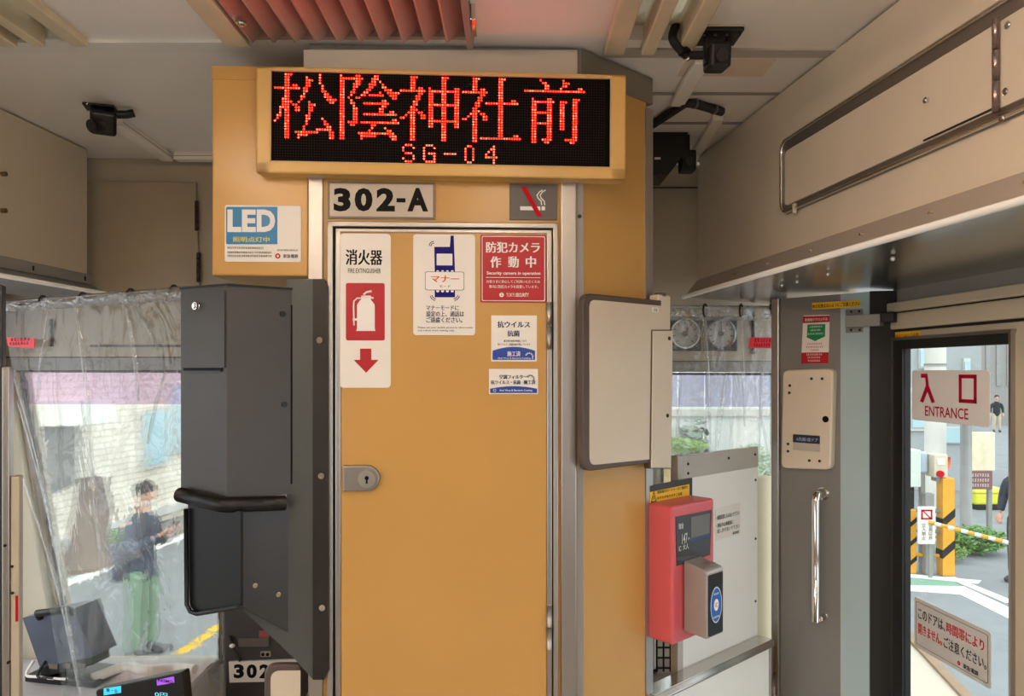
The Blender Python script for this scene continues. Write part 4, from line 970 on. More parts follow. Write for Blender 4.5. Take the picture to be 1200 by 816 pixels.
b = bm_new(); bxp(b, FP, 991, 1013, 362.5, 390, -.006, -.002, .001, .004); pl = part('base_plate', b, PILLD, db)
for px, py in ((997.5, 365.5), (1007, 365), (997.5, 387), (1007.5, 387)):
    b = bm_new(); x, z = FP.P(px, py, .006); screw(b, x, z, -.006, .003); part('screw', b, DARK, pl)
b = bm_new(); bxp(b, FP, 1033, 1049, 366, 378, -.028, .0, .003, .02); part('buffer', b, BLACKM, db)
dl = thing('door_caution_label', 'small amber strip label over the corner of the entrance door', 'label', FW, (FW.X(1058), .016, FW.P(1058, 397)[1]))
b = bm_new(); prism(b, FW.pts([(1041.5, 389.5), (1071.5, 388), (1071.5, 396), (1041.5, 398)], 0), .0135, .016); part('backing', b, YELV, dl)
b = bm_new(); text(b, '指はさみにご注意', FW.X(1043), FW.X(1070), FW.P(1056, 395.6)[1], FW.P(1056, 391)[1], .0131, .02); part('lettering', b, REDI, dl)

# ------------------------------------------------------------------ stickers on the entrance glass
GY = .012
def gpts(L): return FW.pts(L, -GY)
en = thing('entrance_sign', 'white entrance sticker with crimson writing on the upper door glass', 'sign', FW, (FW.X(1115, -GY), GY, FW.P(1115, 500, -GY)[1]))
ex0, ex1 = FW.X(1069.5, -GY), FW.X(1160.5, -GY); ez1, ez0 = FW.P(1115, 434, -GY)[1], FW.P(1115, 496.5, -GY)[1]
WH2 = mat('white door vinyl', (226, 221, 218), .4, noise=.03)
b = bm_new(); prism(b, rr(ex0, ex1, ez0, ez1, .008), GY-.0014, GY-.0002); part('backing', b, WH2, en)
H = ez1-ez0; W = ex1-ex0; y = GY-.0018
ux = lambda f: ex0+W*f
uz = lambda f: ez1-H*f
CR = mat('crimson ink', (168, 8, 44), .5, noise=0, spec=.1)
b = bm_new()
prism(b, [(ux(.135), uz(.07)), (ux(.225), uz(.07)), (ux(.245), uz(.30)), (ux(.33), uz(.62)), (ux(.285), uz(.64)), (ux(.225), uz(.42)), (ux(.165), uz(.645)), (ux(.12), uz(.62)), (ux(.205), uz(.30)), (ux(.195), uz(.15)), (ux(.135), uz(.15))], y-.0003, y)
for A in ((.64, .675, .08, .60), (.82, .855, .08, .60), (.64, .855, .08, .15), (.64, .855, .53, .60)): bx(b, ux(A[0]), ux(A[1]), y-.0003, y, uz(A[3]), uz(A[2]))
text(b, 'ENTRANCE', ux(.19), ux(.755), uz(.90), uz(.70), y, .012); part('lettering', b, CR, en)
dn = thing('door_notice', 'white door notice with black and red writing on the lower door glass', 'sign', FW, (FW.X(1117, -GY), GY, FW.P(1117, 790, -GY)[1]))
nx0, nx1 = FW.X(1072, -GY), FW.X(1162, -GY)
nz1 = (FW.P(1072, 702, -GY)[1]+FW.P(1162, 738, -GY)[1])/2; nz0 = (FW.P(1072, 762, -GY)[1]+FW.P(1162, 803, -GY)[1])/2
W = nx1-nx0; H = nz1-nz0; ux = lambda f: nx0+W*f; uz = lambda f: nz1-H*f
b = bm_new(); prism(b, rr(nx0, nx1, nz0, nz1, .006), GY-.0014, GY-.0002); part('backing', b, mat('pale grey door vinyl', (196, 192, 188), .4, noise=.03), dn)
b = bm_new()
o = rr(ux(.03), ux(.97), uz(.93), uz(.07), .005); i = rr(ux(.036), ux(.964), uz(.921), uz(.079), .0047)
for k in range(len(o)):
    j = (k+1) % len(o)
    prism(b, [o[k], o[j], i[j], i[k]], y-.0003, y)
part('border', b, GREYI, dn)
b = bm_new(); text(b, 'このドアは、', ux(.06), ux(.44), uz(.40), uz(.19), y, .015); text(b, 'ご注意ください。', ux(.42), ux(.95), uz(.70), uz(.49), y, .015); text(b, '東急電鉄', ux(.67), ux(.86), uz(.89), uz(.80), y-.0002, .02); part('black_lettering', b, BLACKI, dn)
b = bm_new(); text(b, '時間帯により', ux(.455), ux(.925), uz(.40), uz(.19), y, .022); text(b, '開きません。', ux(.06), ux(.40), uz(.70), uz(.49), y, .022); part('red_lettering', b, REDI, dn)
b = bm_new(); X, Z = ux(.62), uz(.845); ring(b, X, Z, .0018, .0045, y-.0004, y, 16); part('company_emblem', b, REDI, dn)

# ------------------------------------------------------------------ ceiling vents
def vent(name, label, bars, y1, plate, group):
    xm = (bars[0][0]+bars[-1][1])/2
    t = thing(name, label, 'vent', WORLD, (xm, y1, CEIL), group)
    for k, (a, c) in enumerate(bars):
        b = bm_new(); bx(b, a, c, -1.2, y1, CEIL-.016, CEIL+.05, .003); part('slat', b, VENTM, t)
    b = bm_new(); bx(b, bars[0][0], bars[-1][1], y1-.05, y1-.004, CEIL+.03, CEIL+.10, .002); part('end_plate', b, VENTM, t)
    return t
vent('ceiling_vent', 'cream slatted ceiling vent above the short locker side', [(-1.015, -.983), (-.953, -.928), (-.874, -.842)], 1.478, 0, None)
vr = vent('ceiling_vent', 'cream slatted ceiling vent with a black cable coming out', [(.187, .228), (.262, .291), (.334, .366)], 1.515, 0, None)
gr = thing('ceiling_louvre', 'wide metal louvre on the ceiling glowing red above the display', 'louvre', WORLD, (-.3, 1.45, CEIL))
yl1 = 1.455
b = bm_new(); bx(b, -.565, -.520, -1.2, yl1+.015, CEIL-.02, CEIL+.02, .003); part('side_rail', b, VENTM, gr)
b = bm_new(); bx(b, -.089, -.076, -1.2, yl1+.015, CEIL-.025, CEIL+.10, .002); sr = part('side_plate', b, GREYPAINT, gr)
b = bm_new(); bx(b, -.075, -.066, 1.33, 1.40, CEIL-.03, CEIL+.0, .002); part('clip', b, CHROME, sr)
for k in range(10):
    x = -.512+k*.0425
    b = bm_new()
    prism3(b, [(x, -1.2, CEIL-.016), (x+.004, -1.2, CEIL-.017), (x+.058, -1.2, CEIL+.034), (x+.056, -1.2, CEIL+.037), (x+.002, -1.2, CEIL-.012)], (0, yl1+1.2, 0)); part('blade', b, LOUV, gr)
b = bm_new(); bx(b, -.52, -.09, yl1, yl1+.012, CEIL-.005, CEIL+.10); part('end_plate', b, LOUV, gr)
b = bm_new(); disc(b, 0, 0, .010, -.003, 0, 18); disc(b, 0, 0, .006, -.007, -.002, 14)
bmesh.ops.rotate(b, cent=(0, 0, 0), matrix=Matrix.Rotation(math.radians(90), 3, 'X'), verts=b.verts)
for v in b.verts: v.co.z = -abs(v.co.z)
bmesh.ops.translate(b, vec=(-.50, 1.37, CEIL-.016), verts=b.verts); part('latch', b, CHROME, gr)

# ------------------------------------------------------------------ cameras, conduits and cables on the ceiling
def ceil_pt(px, py, z=CEIL):
    Y = (z-CZ)*FPX/(HOR-py); return Vector(((px-600)/FPX*Y, Y, z))
def conduit(name, label, a, c, w, h, group=None):
    a, c = Vector(a), Vector(c); d = (c-a); L = d.length; F = Frame((a.x, a.y), math.atan2(d.y, d.x))
    b = bm_new(); bx(b, 0, L, -w/2, w/2, CEIL-h, CEIL+.0005, .003)
    t = thing(name, label, 'conduit', F, (L/2, 0, CEIL), group); part('cover', b, mat('white conduit plastic', (232, 226, 216), .4, noise=.03), t)
    b = bm_new(); bx(b, 0, L, -w/2-.0006, -w/2+.0005, CEIL-h*.55, CEIL-h*.5); part('joint_line', b, GREYI, t); return t
conduit('cable_conduit', 'white cable conduit slanting back from the camera on the plain ceiling', ceil_pt(136, 138), ceil_pt(196, 181), .036, .022)
conduit('cable_conduit', 'short white conduit running sideways behind the ochre overhead box', ceil_pt(206, 180), ceil_pt(262, 180), .034, .022)
conduit('cable_conduit', 'white cable conduit behind the hanging black camera', ceil_pt(824, 66), ceil_pt(793, 118), .034, .016)
conduit('cable_conduit', 'white cable conduit reaching the camera beside the dark equipment box', ceil_pt(842, 134), ceil_pt(813, 180), .030, .016)
def tilt_box(b, c, s, rz, rx):
    bb = bm_new(); bx(bb, -s[0]/2, s[0]/2, -s[1]/2, s[1]/2, -s[2]/2, s[2]/2, min(s)*.14, 3)
    M = Matrix.Translation(c) @ Matrix.Rotation(rz, 4, 'Z') @ Matrix.Rotation(rx, 4, 'X'); bmesh.ops.transform(bb, matrix=M, verts=bb.verts)
    me = bpy.data.meshes.new('tmp'); bb.to_mesh(me); bb.free(); b.from_mesh(me); bpy.data.meshes.remove(me)
c = ceil_pt(112, 125); t = thing('security_camera', 'small black camera tilted on the ceiling beside a white conduit', 'camera', WORLD, c)
b = bm_new(); tilt_box(b, c+Vector((.012, 0, -.003)), (.07, .05, .006), .3, 0); part('mount_plate', b, BLACKP, t)
b = bm_new(); tilt_box(b, c+Vector((.025, -.01, -.040)), (.058, .062, .058), .5, .5); part('body', b, BLACKP, t)
b = bm_new(); tube(b, [c+Vector((.03, -.03, -.055)), c+Vector((.02, -.055, -.067))], .016, 16); part('lens', b, BLACKM, t)
b = bm_new(); tube(b, [c+Vector((.04, 0, -.02)), c+Vector((.075, .005, -.018)), c+Vector((.09, .012, -.012))], .010, 10); part('cable_stub', b, BLACKP, t)
b = bm_new(); ball(b, c+Vector((-.005, -.028, -.004)), (.004, .004, .003), 8, 6); part('screw', b, CHROME, t)
c = ceil_pt(842, 38); t = thing('security_camera', 'black camera hanging from a flat plate below the ceiling near the cable vent', 'camera', WORLD, c)
b = bm_new(); bx(b, c.x-.045, c.x+.04, c.y-.035, c.y+.035, CEIL-.012, CEIL-.004, .002); pl = part('mount_plate', b, BLACKP, t)
b = bm_new(); bx(b, c.x-.045, c.x+.04, c.y-.035, c.y+.035, CEIL-.004, CEIL, .001); part('pad', b, mat('cream pad', (200, 184, 160), .5, noise=0), t)
b = bm_new()
for k in range(4): ball(b, (c.x-.033+k*.022, c.y-.02, CEIL-.014), (.004, .004, .004), 8, 6)
part('nut', b, BLACKM, pl)
for dx in (-.026, .018):
    b = bm_new(); bx(b, c.x+dx-.002, c.x+dx+.002, c.y-.01, c.y+.01, CEIL-.062, CEIL-.01); part('bracket_arm', b, BLACKP, t)
b = bm_new(); tilt_box(b, Vector((c.x-.004, c.y-.005, CEIL-.052)), (.040, .06, .046), 0, .15); part('body', b, BLACKP, t)
b = bm_new(); tube(b, [(c.x-.004, c.y-.03, CEIL-.058), (c.x-.004, c.y-.043, CEIL-.062)], .012, 16); part('lens', b, BLACKM, t)
b = bm_new(); ball(b, (c.x+.019, c.y-.005, CEIL-.052), (.004, .006, .006), 8, 6); part('screw', b, BLACKP, t)
hc = c
A = ceil_pt(792, 30, CEIL+.03); P = [A, ceil_pt(788, 44, CEIL-.004), ceil_pt(795, 56, CEIL-.018), ceil_pt(806, 64, CEIL-.026), Vector((c.x-.022, c.y-.002, CEIL-.045))]
t = thing('camera_cable', 'black cable from the slatted vent to the hanging camera', 'cable', WORLD, P[0])
def smoothpath(P, n=6):
    out = []
    for i in range(len(P)-1):
        p0, p1, p2, p3 = P[max(i-1, 0)], P[i], P[i+1], P[min(i+2, len(P)-1)]
        for k in range(n):
            u = k/n; out.append(.5*((2*p1)+(p2-p0)*u+(2*p0-5*p1+4*p2-p3)*u*u+(3*p1-p0-3*p2+p3)*u**3))
    return out+[P[-1]]
b = bm_new(); tube(b, smoothpath(P), .0085, 10); part('sheath', b, BLACKM, t)
b = bm_new(); q = P[2].lerp(P[3], .8); d = (P[3]-P[2]).normalized(); tube(b, [q-d*.011, q+d*.011], .0115, 12); part('ferrule', b, BLACKP, t)
b = bm_new(); q = P[3]; tube(b, [q-d*.002, q+d*.002], .0125, 12); part('cable_tie', b, WHITEP, t)
P = [ceil_pt(765, 146, CEIL-.01), ceil_pt(785, 133, CEIL-.012), ceil_pt(803, 121, CEIL-.01), ceil_pt(812, 121, CEIL-.01), ceil_pt(846, 131, CEIL-.012)]
t = thing('ceiling_cable', 'thick black cable crossing the ceiling behind the display', 'cable', WORLD, P[2])
b = bm_new(); tube(b, P, .011, 10); part('sheath', b, BLACKM, t)
b = bm_new(); d = (P[4]-P[3]).normalized()
for f in (.05, .72): q = P[3].lerp(P[4], f); tube(b, [q-d*.003, q+d*.003], .0125, 12)
part('cable_tie', b, GREYI, t)
# dark box with a camera under it
Yb = 2.05
FX = Frame((0, Yb), 0)
t = thing('monitor_box', 'large dark equipment box under the ceiling beside the slanted cabinet head', 'box', FX, (FX.X(785), 0, FX.P(785, 175)[1]))
b = bm_new(); prp(b, FX, [(758, 148), (806, 150), (806, 176), (783, 205), (758, 205)], 0, .12, .003); part('casing', b, BLACKP, t)
b = bm_new(); bxp(b, FX, 767, 774, 184.5, 187, -.001, .001); part('white_mark', b, WHITEI, t)
b = bm_new(); za = FX.P(785, 150)[1]; bx(b, FX.X(775), FX.X(790), .02, .06, za-.01, CEIL, .002); part('hanger', b, BLACKP, t)
t = thing('dome_camera', 'small black camera hanging next to the dark equipment box', 'camera', FX, (FX.X(808), .02, FX.P(808, 200)[1]))
b = bm_new(); bxp(b, FX, 799, 816.5, 175, 199, .0, .05, .005); part('body', b, BLACKP, t)
b = bm_new(); x = FX.X(808); za = FX.P(808, 176)[1]; bx(b, x-.006, x+.006, .02, .04, za, CEIL, .001); part('stem', b, BLACKP, t)
b = bm_new(); tube(b, [(x, .004, za-.03), (x, -.008, za-.032)], .012, 14); part('lens', b, BLACKM, t)
b = bm_new(); bxp(b, FX, 816, 820, 190, 194, .0, .02, .001); part('tag', b, WHITEP, t)

# ------------------------------------------------------------------ things on the front wall
def gauge(px, py, label, ang):
    x, z = FF.P(px, py); t = thing('pressure_gauge', label, 'gauge', FF, (x, 0, z-.06))
    r = .047
    b = bm_new(); bx(b, x-.055, x+.055, -.012, 0, z-.055, z+.055, .003); pl = part('mounting_plate', b, mat('dark gauge plate', (60, 55, 50), .5, noise=.05), t)
    b = bm_new(); ring(b, x, z, r-.004, r+.001, -.024, -.011, 32); part('bezel', b, POLISH, t)
    b = bm_new(); disc(b, x, z, r-.003, -.016, -.011, 32); dl_ = part('dial', b, mat('grey white dial', (188, 186, 180), .4, noise=.03), t)
    b = bm_new()
    for k in range(9):
        a = math.radians(225-k*33.75); c, s = math.cos(a), math.sin(a); w = .0016
        prism(b, [(x+c*.031-s*w, z+s*.031+c*w), (x+c*.039-s*w, z+s*.039+c*w), (x+c*.039+s*w, z+s*.039-c*w), (x+c*.031+s*w, z+s*.031-c*w)], -.0166, -.0158)
    part('scale_marks', b, GREYI, dl_)
    b = bm_new(); a = math.radians(ang); c, s = math.cos(a), math.sin(a); w = .0022
    prism(b, [(x-s*w, z+c*w), (x+c*.033, z+s*.033), (x+s*w, z-c*w), (x-c*.012, z-s*.012)], -.019, -.0175); disc(b, x, z, .008, -.021, -.016, 16); part('needle', b, PLATED, dl_)
gauge(801, 391.5, 'round white gauge with slanting needle, beside the folding panel post', 58)
gauge(843, 391.5, 'round white gauge with upright needle, nearer the red tape', 88)
# vinyl curtains
def sheet(F, px0, px1, ztop, zbot, y, amp, n, seed, lean=0):
    b = bm_new(); R = random.Random(seed); x0, x1 = F.X(px0), F.X(px1); rows = 26
    ph = [(R.uniform(3, 7), R.uniform(0, 6), R.uniform(.4, 1)) for _ in range(5)]
    V = []
    for i in range(n+1):
        u = i/n; col = []
        for j in range(rows+1):
            w = j/rows; f = 0
            for (q, p, a) in ph: f += a*math.sin(q*6.28*u*(1+.15*w)+p+1.6*w)
            x = x0+(x1-x0)*u+lean*w*(1-u)
            sag = .012*abs(math.sin(math.pi*u*4))*(1-w)
            col.append(b.verts.new((x+.01*math.sin(5*w+9*u), y+amp*f*(.35+.65*w), ztop-(ztop-zbot)*w-sag)))
        V.append(col)
    for i in range(n):
        for j in range(rows):
            f = b.faces.new((V[i][j], V[i+1][j], V[i+1][j+1], V[i][j+1])); f.smooth = True
    return b
pa = Vector(((-10-600)/FPX*2.08, 2.08)); pb = Vector(((285-600)/FPX*1.62, 1.62))
dc = pb-pa; FV = Frame((pa.x, pa.y), math.atan2(dc.y, dc.x)); LV = dc.length
cu = thing('vinyl_curtain', 'clear wrinkled vinyl curtain hung on rings in front of the big windscreen', 'curtain', FV, (LV/2, 0, CZ+.19))
zc = CZ+.188
part('sheet', sheet(FV, 0, 262, zc, CZ-.86, 0, .0035, 90, 4, .30), VINYL, cu)
def folds(F, L, parent, y, bot):
    for (pa_, za_, pb_, zb_, w) in L:
        b = bm_new(); xa, xb = F.X(pa_), F.X(pb_); za, zb2_ = F.P(pa_, za_)[1], F.P(pb_, zb_)[1]; n = 14; V = []
        for i in range(n+1):
            u = i/n; x = xa+(xb-xa)*(u+.10*math.sin(u*3.14)); z = za+(zb2_-za)*u; ww = w*(.25+.75*math.sin(math.pi*min(1, u*.9+.08)))
            V.append([b.verts.new((x-ww, y-.004, z)), b.verts.new((x-ww*.2, y-.010, z)), b.verts.new((x+ww*.4, y-.008, z)), b.verts.new((x+ww, y-.003, z))])
        for i in range(n):
            for j in range(3): f = b.faces.new((V[i][j], V[i][j+1], V[i+1][j+1], V[i+1][j])); f.smooth = True
        part('fold', b, VINYLF, parent)
folds(FV, [(18, 436, 66, 640, .006), (24, 470, 88, 760, .009), (92, 362, 112, 560, .007), (98, 470, 122, 680, .005), (30, 560, 97, 815, .007), (150, 358, 165, 470, .006), (152, 352, 188, 410, .008), (198, 430, 176, 520, .005), (60, 366, 46, 470, .005)], cu, 0, 0)
b = bm_new()
def topband(px0, px1, zt, h, y, seed, F, n=60):
    R = random.Random(seed); V = []
    x0, x1 = F.X(px0), F.X(px1)
    for i in range(n+1):
        u = i/n; x = x0+(x1-x0)*u; k = R.uniform(-1, 1)
        V.append([b.verts.new((x, y-.004+.008*math.sin(40*u)+.003*k, zt+.004*math.sin(25*u)+.002*k)), b.verts.new((x+.004*k, y-.016+.006*math.sin(31*u+1), zt-h*.4)), b.verts.new((x, y+.004*k, zt-h))])
    for i in range(n):
        for j in range(2): f = b.faces.new((V[i][j], V[i+1][j], V[i+1][j+1], V[i][j+1])); f.smooth = True
topband(0, 262, zc+.004, .03, 0, 3, FV); part('gathered_hem', b, VINYLB, cu)
b = bm_new(); tube(b, [(0.0, .012, zc+.004), (LV, .012, zc+.004)], .005, 8); part('curtain_rod', b, ALU, cu)
for px in (45, 92, 148, 199):
    b = bm_new(); x = FV.X(px); P = [(x+.0, .012+.011*math.cos(a*.5236), zc-.002+.015*math.sin(a*.5236)) for a in range(13)]
    tube(b, P, .0028, 8); part('ring', b, mat('dark ring', (66, 58, 52), .4, .4, noise=0), cu)
FV2 = Frame((FF.M @ Vector((FF.X(780), -.12, 0))).to_2d(), math.radians(2.6))
cu2 = thing('vinyl_curtain', 'clear wrinkled vinyl curtain before the window by the two gauges', 'curtain', FV2, (.15, 0, CZ+.17))
z2 = FV2.P(840, 362)[1]
x9 = FV2.X(905)
part('sheet', sheet(FV2, 770, 908, z2, CZ-.6, 0, .004, 50, 8), VINYL, cu2)
b = bm_new(); topband(768, 905, z2+.006, .042, -.004, 5, FV2, 40); part('gathered_hem', b, VINYLB, cu2)
folds(FV2, [(800, 440, 792, 530, .008), (826, 372, 832, 520, .007), (850, 440, 838, 540, .010), (868, 372, 872, 500, .007), (895, 400, 889, 540, .006), (884, 450, 902, 550, .007)], cu2, 0, 0)
b = bm_new(); tube(b, [(FV2.X(765), .012, z2+.006), (x9, .012, z2+.006)], .005, 8); part('curtain_rod', b, ALU, cu2)
for px in (826, 868):
    b = bm_new(); x = FV2.X(px); P = [(x+.012*math.cos(a*.5236), -.004+.020*math.cos(a*.5236), z2-.006+.02*math.sin(a*.5236)) for a in range(13)]; tube(b, P, .003, 8); part('ring', b, BLACKM, cu2)
b = bm_new(); bx(b, FV2.X(903), FV2.X(917), -.03, .015, z2-.02, z2+.018, .004); part('end_clamp', b, BLACKP, cu2)
def tape(F, L, y, label, s1, s2):
    q = F.pts(L, -y); t = thing('warning_tape', label, 'tape', F, (q[3][0], y, q[3][1]))
    b = bm_new(); prism(b, q, y-.002, y-.0005); part('strip', b, FLUOR, t)
    b = bm_new(); w = q[1][0]-q[0][0]; h = q[0][1]-q[3][1]
    dashes(b, q[0][0]+w*.15, q[0][0]+w*.85, q[0][1]-h*.12, h*.3, y-.0022, 6, s1); dashes(b, q[0][0]+w*.12, q[0][0]+w*.8, q[0][1]-h*.55, h*.3, y-.0022, 7, s2); part('marks', b, BLACKI, t)
tape(FV, [(8, 395.5), (41.5, 396.5), (41, 408.5), (10.5, 406)], -.022, 'fluorescent red tape on the curtain of the big windscreen', 1, 2)
tape(FV2, [(879, 395.5), (908, 395.5), (903, 408.5), (877, 408)], -.022, 'fluorescent red tape on the curtain beside the two gauges', 3, 4)
b = bm_new(); x, z = FF.P(60, 395); bx(b, x-.004, x+.004, -.01, 0, z-.03, z+.055, .002); x, z = FF.P(882, 390); bx(b, x-.004, x+.004, -.01, 0, z-.07, z+.07, .002); struct('rod', b, BRONZE, FF, wallf)

# ------------------------------------------------------------------ driver's desk
FM = Frame(((62-600)/FPX*2.08, 2.08), math.radians(-12))
b = bm_new()
zd = CZ-.869
bx(b, -1.5, -.885, 1.35, 2.245, zd-.10, zd, .006); t = thing('dashboard', "grey driver's dashboard under the big windscreen", 'dashboard', WORLD, (-1, 1.9, .0)); part('top', b, DASHM, t)
b = bm_new(); bx(b, -1.48, -.90, 1.4, 2.25, 0, zd-.10, .004); part('base', b, CHARD, t)
b = bm_new(); bx(b, -1.12, -.89, 2.0, 2.2, zd, zd+.004, .001); part('mat', b, DASHP, t)
b = bm_new()
tube(b, smoothpath([Vector((-1.16, 2.05, zd+.02)), Vector((-1.1, 2.1, zd+.03)), Vector((-1.03, 2.08, zd+.03)), Vector((-.97, 2.12, zd+.02)), Vector((-.9, 2.1, zd+.024))]), .014, 8); part('white_hose', b, WHITEP, t)
zm_ = zd
mo = thing('tilted_monitor', 'dark blue grey monitor unit tilted on the dashboard beside the partition', 'monitor', FM, (0, .03, zm_))
q = FM.pts([(33, 722), (92, 711), (113, 768), (51, 781)])
b = bm_new(); A = [(x, -.01-(z-zm_)*.05, z) for x, z in q]; prism3(b, A, (.0, .09, .0)); part('casing', b, mat('blue grey metal', (84, 90, 106), .35, .3, noise=.05), mo)
b = bm_new(); P = FM.pts([(47, 724), (49, 717), (85, 713), (86, 719)], .02); tube(b, [(P[0][0], -.02, P[0][1]), (P[1][0], -.035, P[1][1]), (P[2][0], -.035, P[2][1]), (P[3][0], -.02, P[3][1])], .010, 10); part('handle', b, BLACKP, mo)
b = bm_new(); prism(b, FM.pts([(51, 780), (111, 768), (112, 778), (52, 793)]), -.012, .05, .002); part('connector_panel', b, BLACKP, mo)
b = bm_new(); bx(b, FM.X(36), FM.X(116), -.02, .10, zm_, zm_+.018, .002); part('stand', b, BLACKP, mo)
b = bm_new()
for a, c in ((62, 72), (78, 86), (95, 104)): bxp(b, FM, a, c, 776, 782, -.014, -.011)
part('socket', b, GREYI, mo)
for k, px in ((0, 45), (1, 58)):
    b = bm_new(); x = FM.X(px); tube(b, smoothpath([Vector((x, -.015, zm_+.06)), Vector((x-.01, -.03, zm_+.025)), Vector((x+.03, -.03, zm_+.022)), Vector((x+.12, -.03, zm_+.022))]), .004, 8); part('cable', b, WHITEP if k == 0 else BLACKM, mo)
# fare display tablet
Yt = 1.42
FT = Frame(((160-600)/FPX*Yt, Yt), math.radians(-14))
tq = FT.pts([(112, 809), (213, 788), (219, 850), (118, 872)])
tbz = min(p[1] for p in tq)
ft = thing('fare_tablet', 'black fare terminal with cyan and purple tags at the bottom of the windscreen', 'terminal', FT, (0, 0, tbz))
b = bm_new(); prism(b, roundpoly(tq, .006), 0, .022, .002); part('casing', b, BLACKP, ft)
b = bm_new(); prism(b, FT.pts([(122, 807), (142, 804), (142, 812), (122, 815)]), -.0012, 0); part('cyan_tag', b, mat('cyan backlit tag', (60, 190, 225), .4, noise=0, emit=(60, 190, 225), estr=.5), ft)
b = bm_new(); prism(b, FT.pts([(184, 797), (204, 793), (204.5, 800), (184.5, 803.5)]), -.0012, 0); part('purple_tag', b, mat('purple backlit tag', (150, 80, 210), .4, noise=0, emit=(150, 80, 210), estr=.5), ft)
b = bm_new()
def ttext(s, a, c, p0, p1): text(b, s, FT.X(a), FT.X(c), FT.P((a+c)/2, p1)[1], FT.P((a+c)/2, p0)[1], -.0016, .015)
ttext('乗・全', 125, 139, 807, 811.5); ttext('PASMO', 186, 203, 796.4, 800); part('tag_lettering', b, BLACKI, ft)
b = bm_new(); ttext('0円', 182, 197, 811.5, 817); part('amount', b, mat('lit cyan digits', (110, 200, 225), .4, noise=0, emit=(110, 200, 225), estr=.5), ft)
b = bm_new(); bx(b, -.03, .03, .022, .10, tbz-.12, tbz+.03, .004); part('stand', b, BLACKP, ft)
# equipment below the ticket box, behind the curtain
FE = Frame((FF.M @ Vector((FF.X(300), -.14, 0))).to_2d(), math.radians(2.6))
eq = thing('cab_equipment_unit', 'dark cab equipment unit under the ticket box with a vehicle number board', 'equipment', FE, (0, 0, FE.P(300, 816)[1]-.1))
b = bm_new(); bx(b, FE.X(259), FE.X(352), 0, .13, FE.P(300, 830)[1], FE.P(300, 700)[1], .004); part('casing', b, mat('dark equipment', (58, 54, 54), .4, noise=.12, nscale=12), eq)
b = bm_new(); bxp(b, FE, 280, 316, 748, 758, -.006, .002, .002); part('upper_ledge', b, PLATED, eq)
b = bm_new(); bxp(b, FE, 306, 318, 763, 769, -.008, .002, .001); part('switch', b, SILV, eq)
b = bm_new()
for px in (309, 314.5): x, z = FE.P(px, 766); disc(b, x, z, .005, -.010, -.007, 10)
part('switch_button', b, BLACKI, eq)
b = bm_new(); bxp(b, FE, 304, 316, 739, 747, -.004, .001); part('red_lamp', b, mat('dim red lamp', (150, 70, 70), .4, noise=0), eq)
b = bm_new(); tube(b, [Vector((FE.X(270), -.004, FE.P(270, 745)[1])), Vector((FE.X(276), -.02, FE.P(276, 757)[1])), Vector((FE.X(282), -.006, FE.P(282, 774)[1]))], .004, 8); part('lever', b, BLACKM, eq)
b = bm_new(); ball(b, (FE.X(275), -.022, FE.P(275, 754)[1]), (.008, .008, .006), 10, 8); part('lever_knob', b, WHITEP, eq)
nbp = thing('number_board', 'white board with the vehicle number below the charcoal ticket box', 'sign', FE, (FE.X(310), -.01, FE.P(310, 800)[1]))
b = bm_new(); prism(b, FE.pts([(269, 775), (352, 772), (352, 797), (270, 799)]), -.008, 0); part('board', b, WHITEP, nbp)
b = bm_new()
for s, a, c in (('3', 275, 287), ('0', 290, 302), ('2', 305, 317), ('-', 319, 325), ('A', 331, 344)): text(b, s, FE.X(a), FE.X(c), FE.P(a, 794)[1], FE.P(a, 777.5)[1], -.0085, .05)
part('lettering', b, BLACKI, nbp)
# partition post by the driver
FPn = Frame(((-10-600)/FPX*1.55, 1.55), math.radians(20))
pp = thing('cab_partition', 'stainless post and cream side board by the tilted monitor', 'partition', FPn, (0, 0, 0))
b = bm_new(); bx(b, FPn.X(-30), FPn.X(4), -.01, .02, 0, CZ+.18, .002); part('dark_post', b, CHARD, pp)
b = bm_new(); bx(b, FPn.X(4), FPn.X(13), -.012, .02, 0, FPn.P(10, 430)[1], .002); ps = part('steel_post', b, STEEL, pp)
b = bm_new(); bx(b, FPn.X(13.5), FPn.X(24), -.008, .02, 0, FPn.P(18, 558)[1], .002); bo_ = part('side_board', b, CREAM, pp)
b = bm_new(); bxp(b, FPn, 19.5, 22.5, 697, 727, -.0095, -.007); part('red_strip', b, REDI, bo_)
b = bm_new()
for px, py in ((15.5, 663), (16, 694), (8, 638), (12, 774)): x, z = FPn.P(px, py); disc(b, x, z, .003, -.0155 if px < 13 else -.010, -.007, 10)
part('screw', b, DARK, bo_)
# right side of the cab: white tank and a wire basket glimpsed under the fare machine
FT2 = Frame(((775-600)/FPX*2.15, 2.15), 0)
tk = thing('white_tank', 'white rounded canister glimpsed under the coral fare machine', 'canister', FT2, (FT2.X(762), .06, 0))
b = bm_new(); x = FT2.X(757); z0 = FT2.P(770, 792)[1]; z1_ = FT2.P(770, 720)[1]
tube(b, [(x, .06, z0), (x, .06, z1_-.02), (x, .06, z1_)], [.042, .042, .03], 24); part('body', b, WHITEP, tk)
b = bm_new(); tube(b, [(x, .06, z0-.006), (x, .06, z0+.006)], .046, 24); part('foot_ring', b, BLACKM, tk)
bs = thing('wire_basket', 'black wire basket on a shelf glimpsed under the coral fare machine', 'basket', FT2, (FT2.X(780), .06, z0))
for k in range(4):
    b = bm_new(); xx = FT2.X(772)+k*.02; tube(b, [(xx, .03, z0), (xx, .03, z0+.11)], .003, 6); part('wire', b, BLACKM, bs)
for k in range(4):
    b = bm_new(); zz_ = z0+.01+k*.03; tube(b, [(FT2.X(771), .03, zz_), (FT2.X(771)+.09, .03, zz_)], .003, 6); part('wire', b, BLACKM, bs)
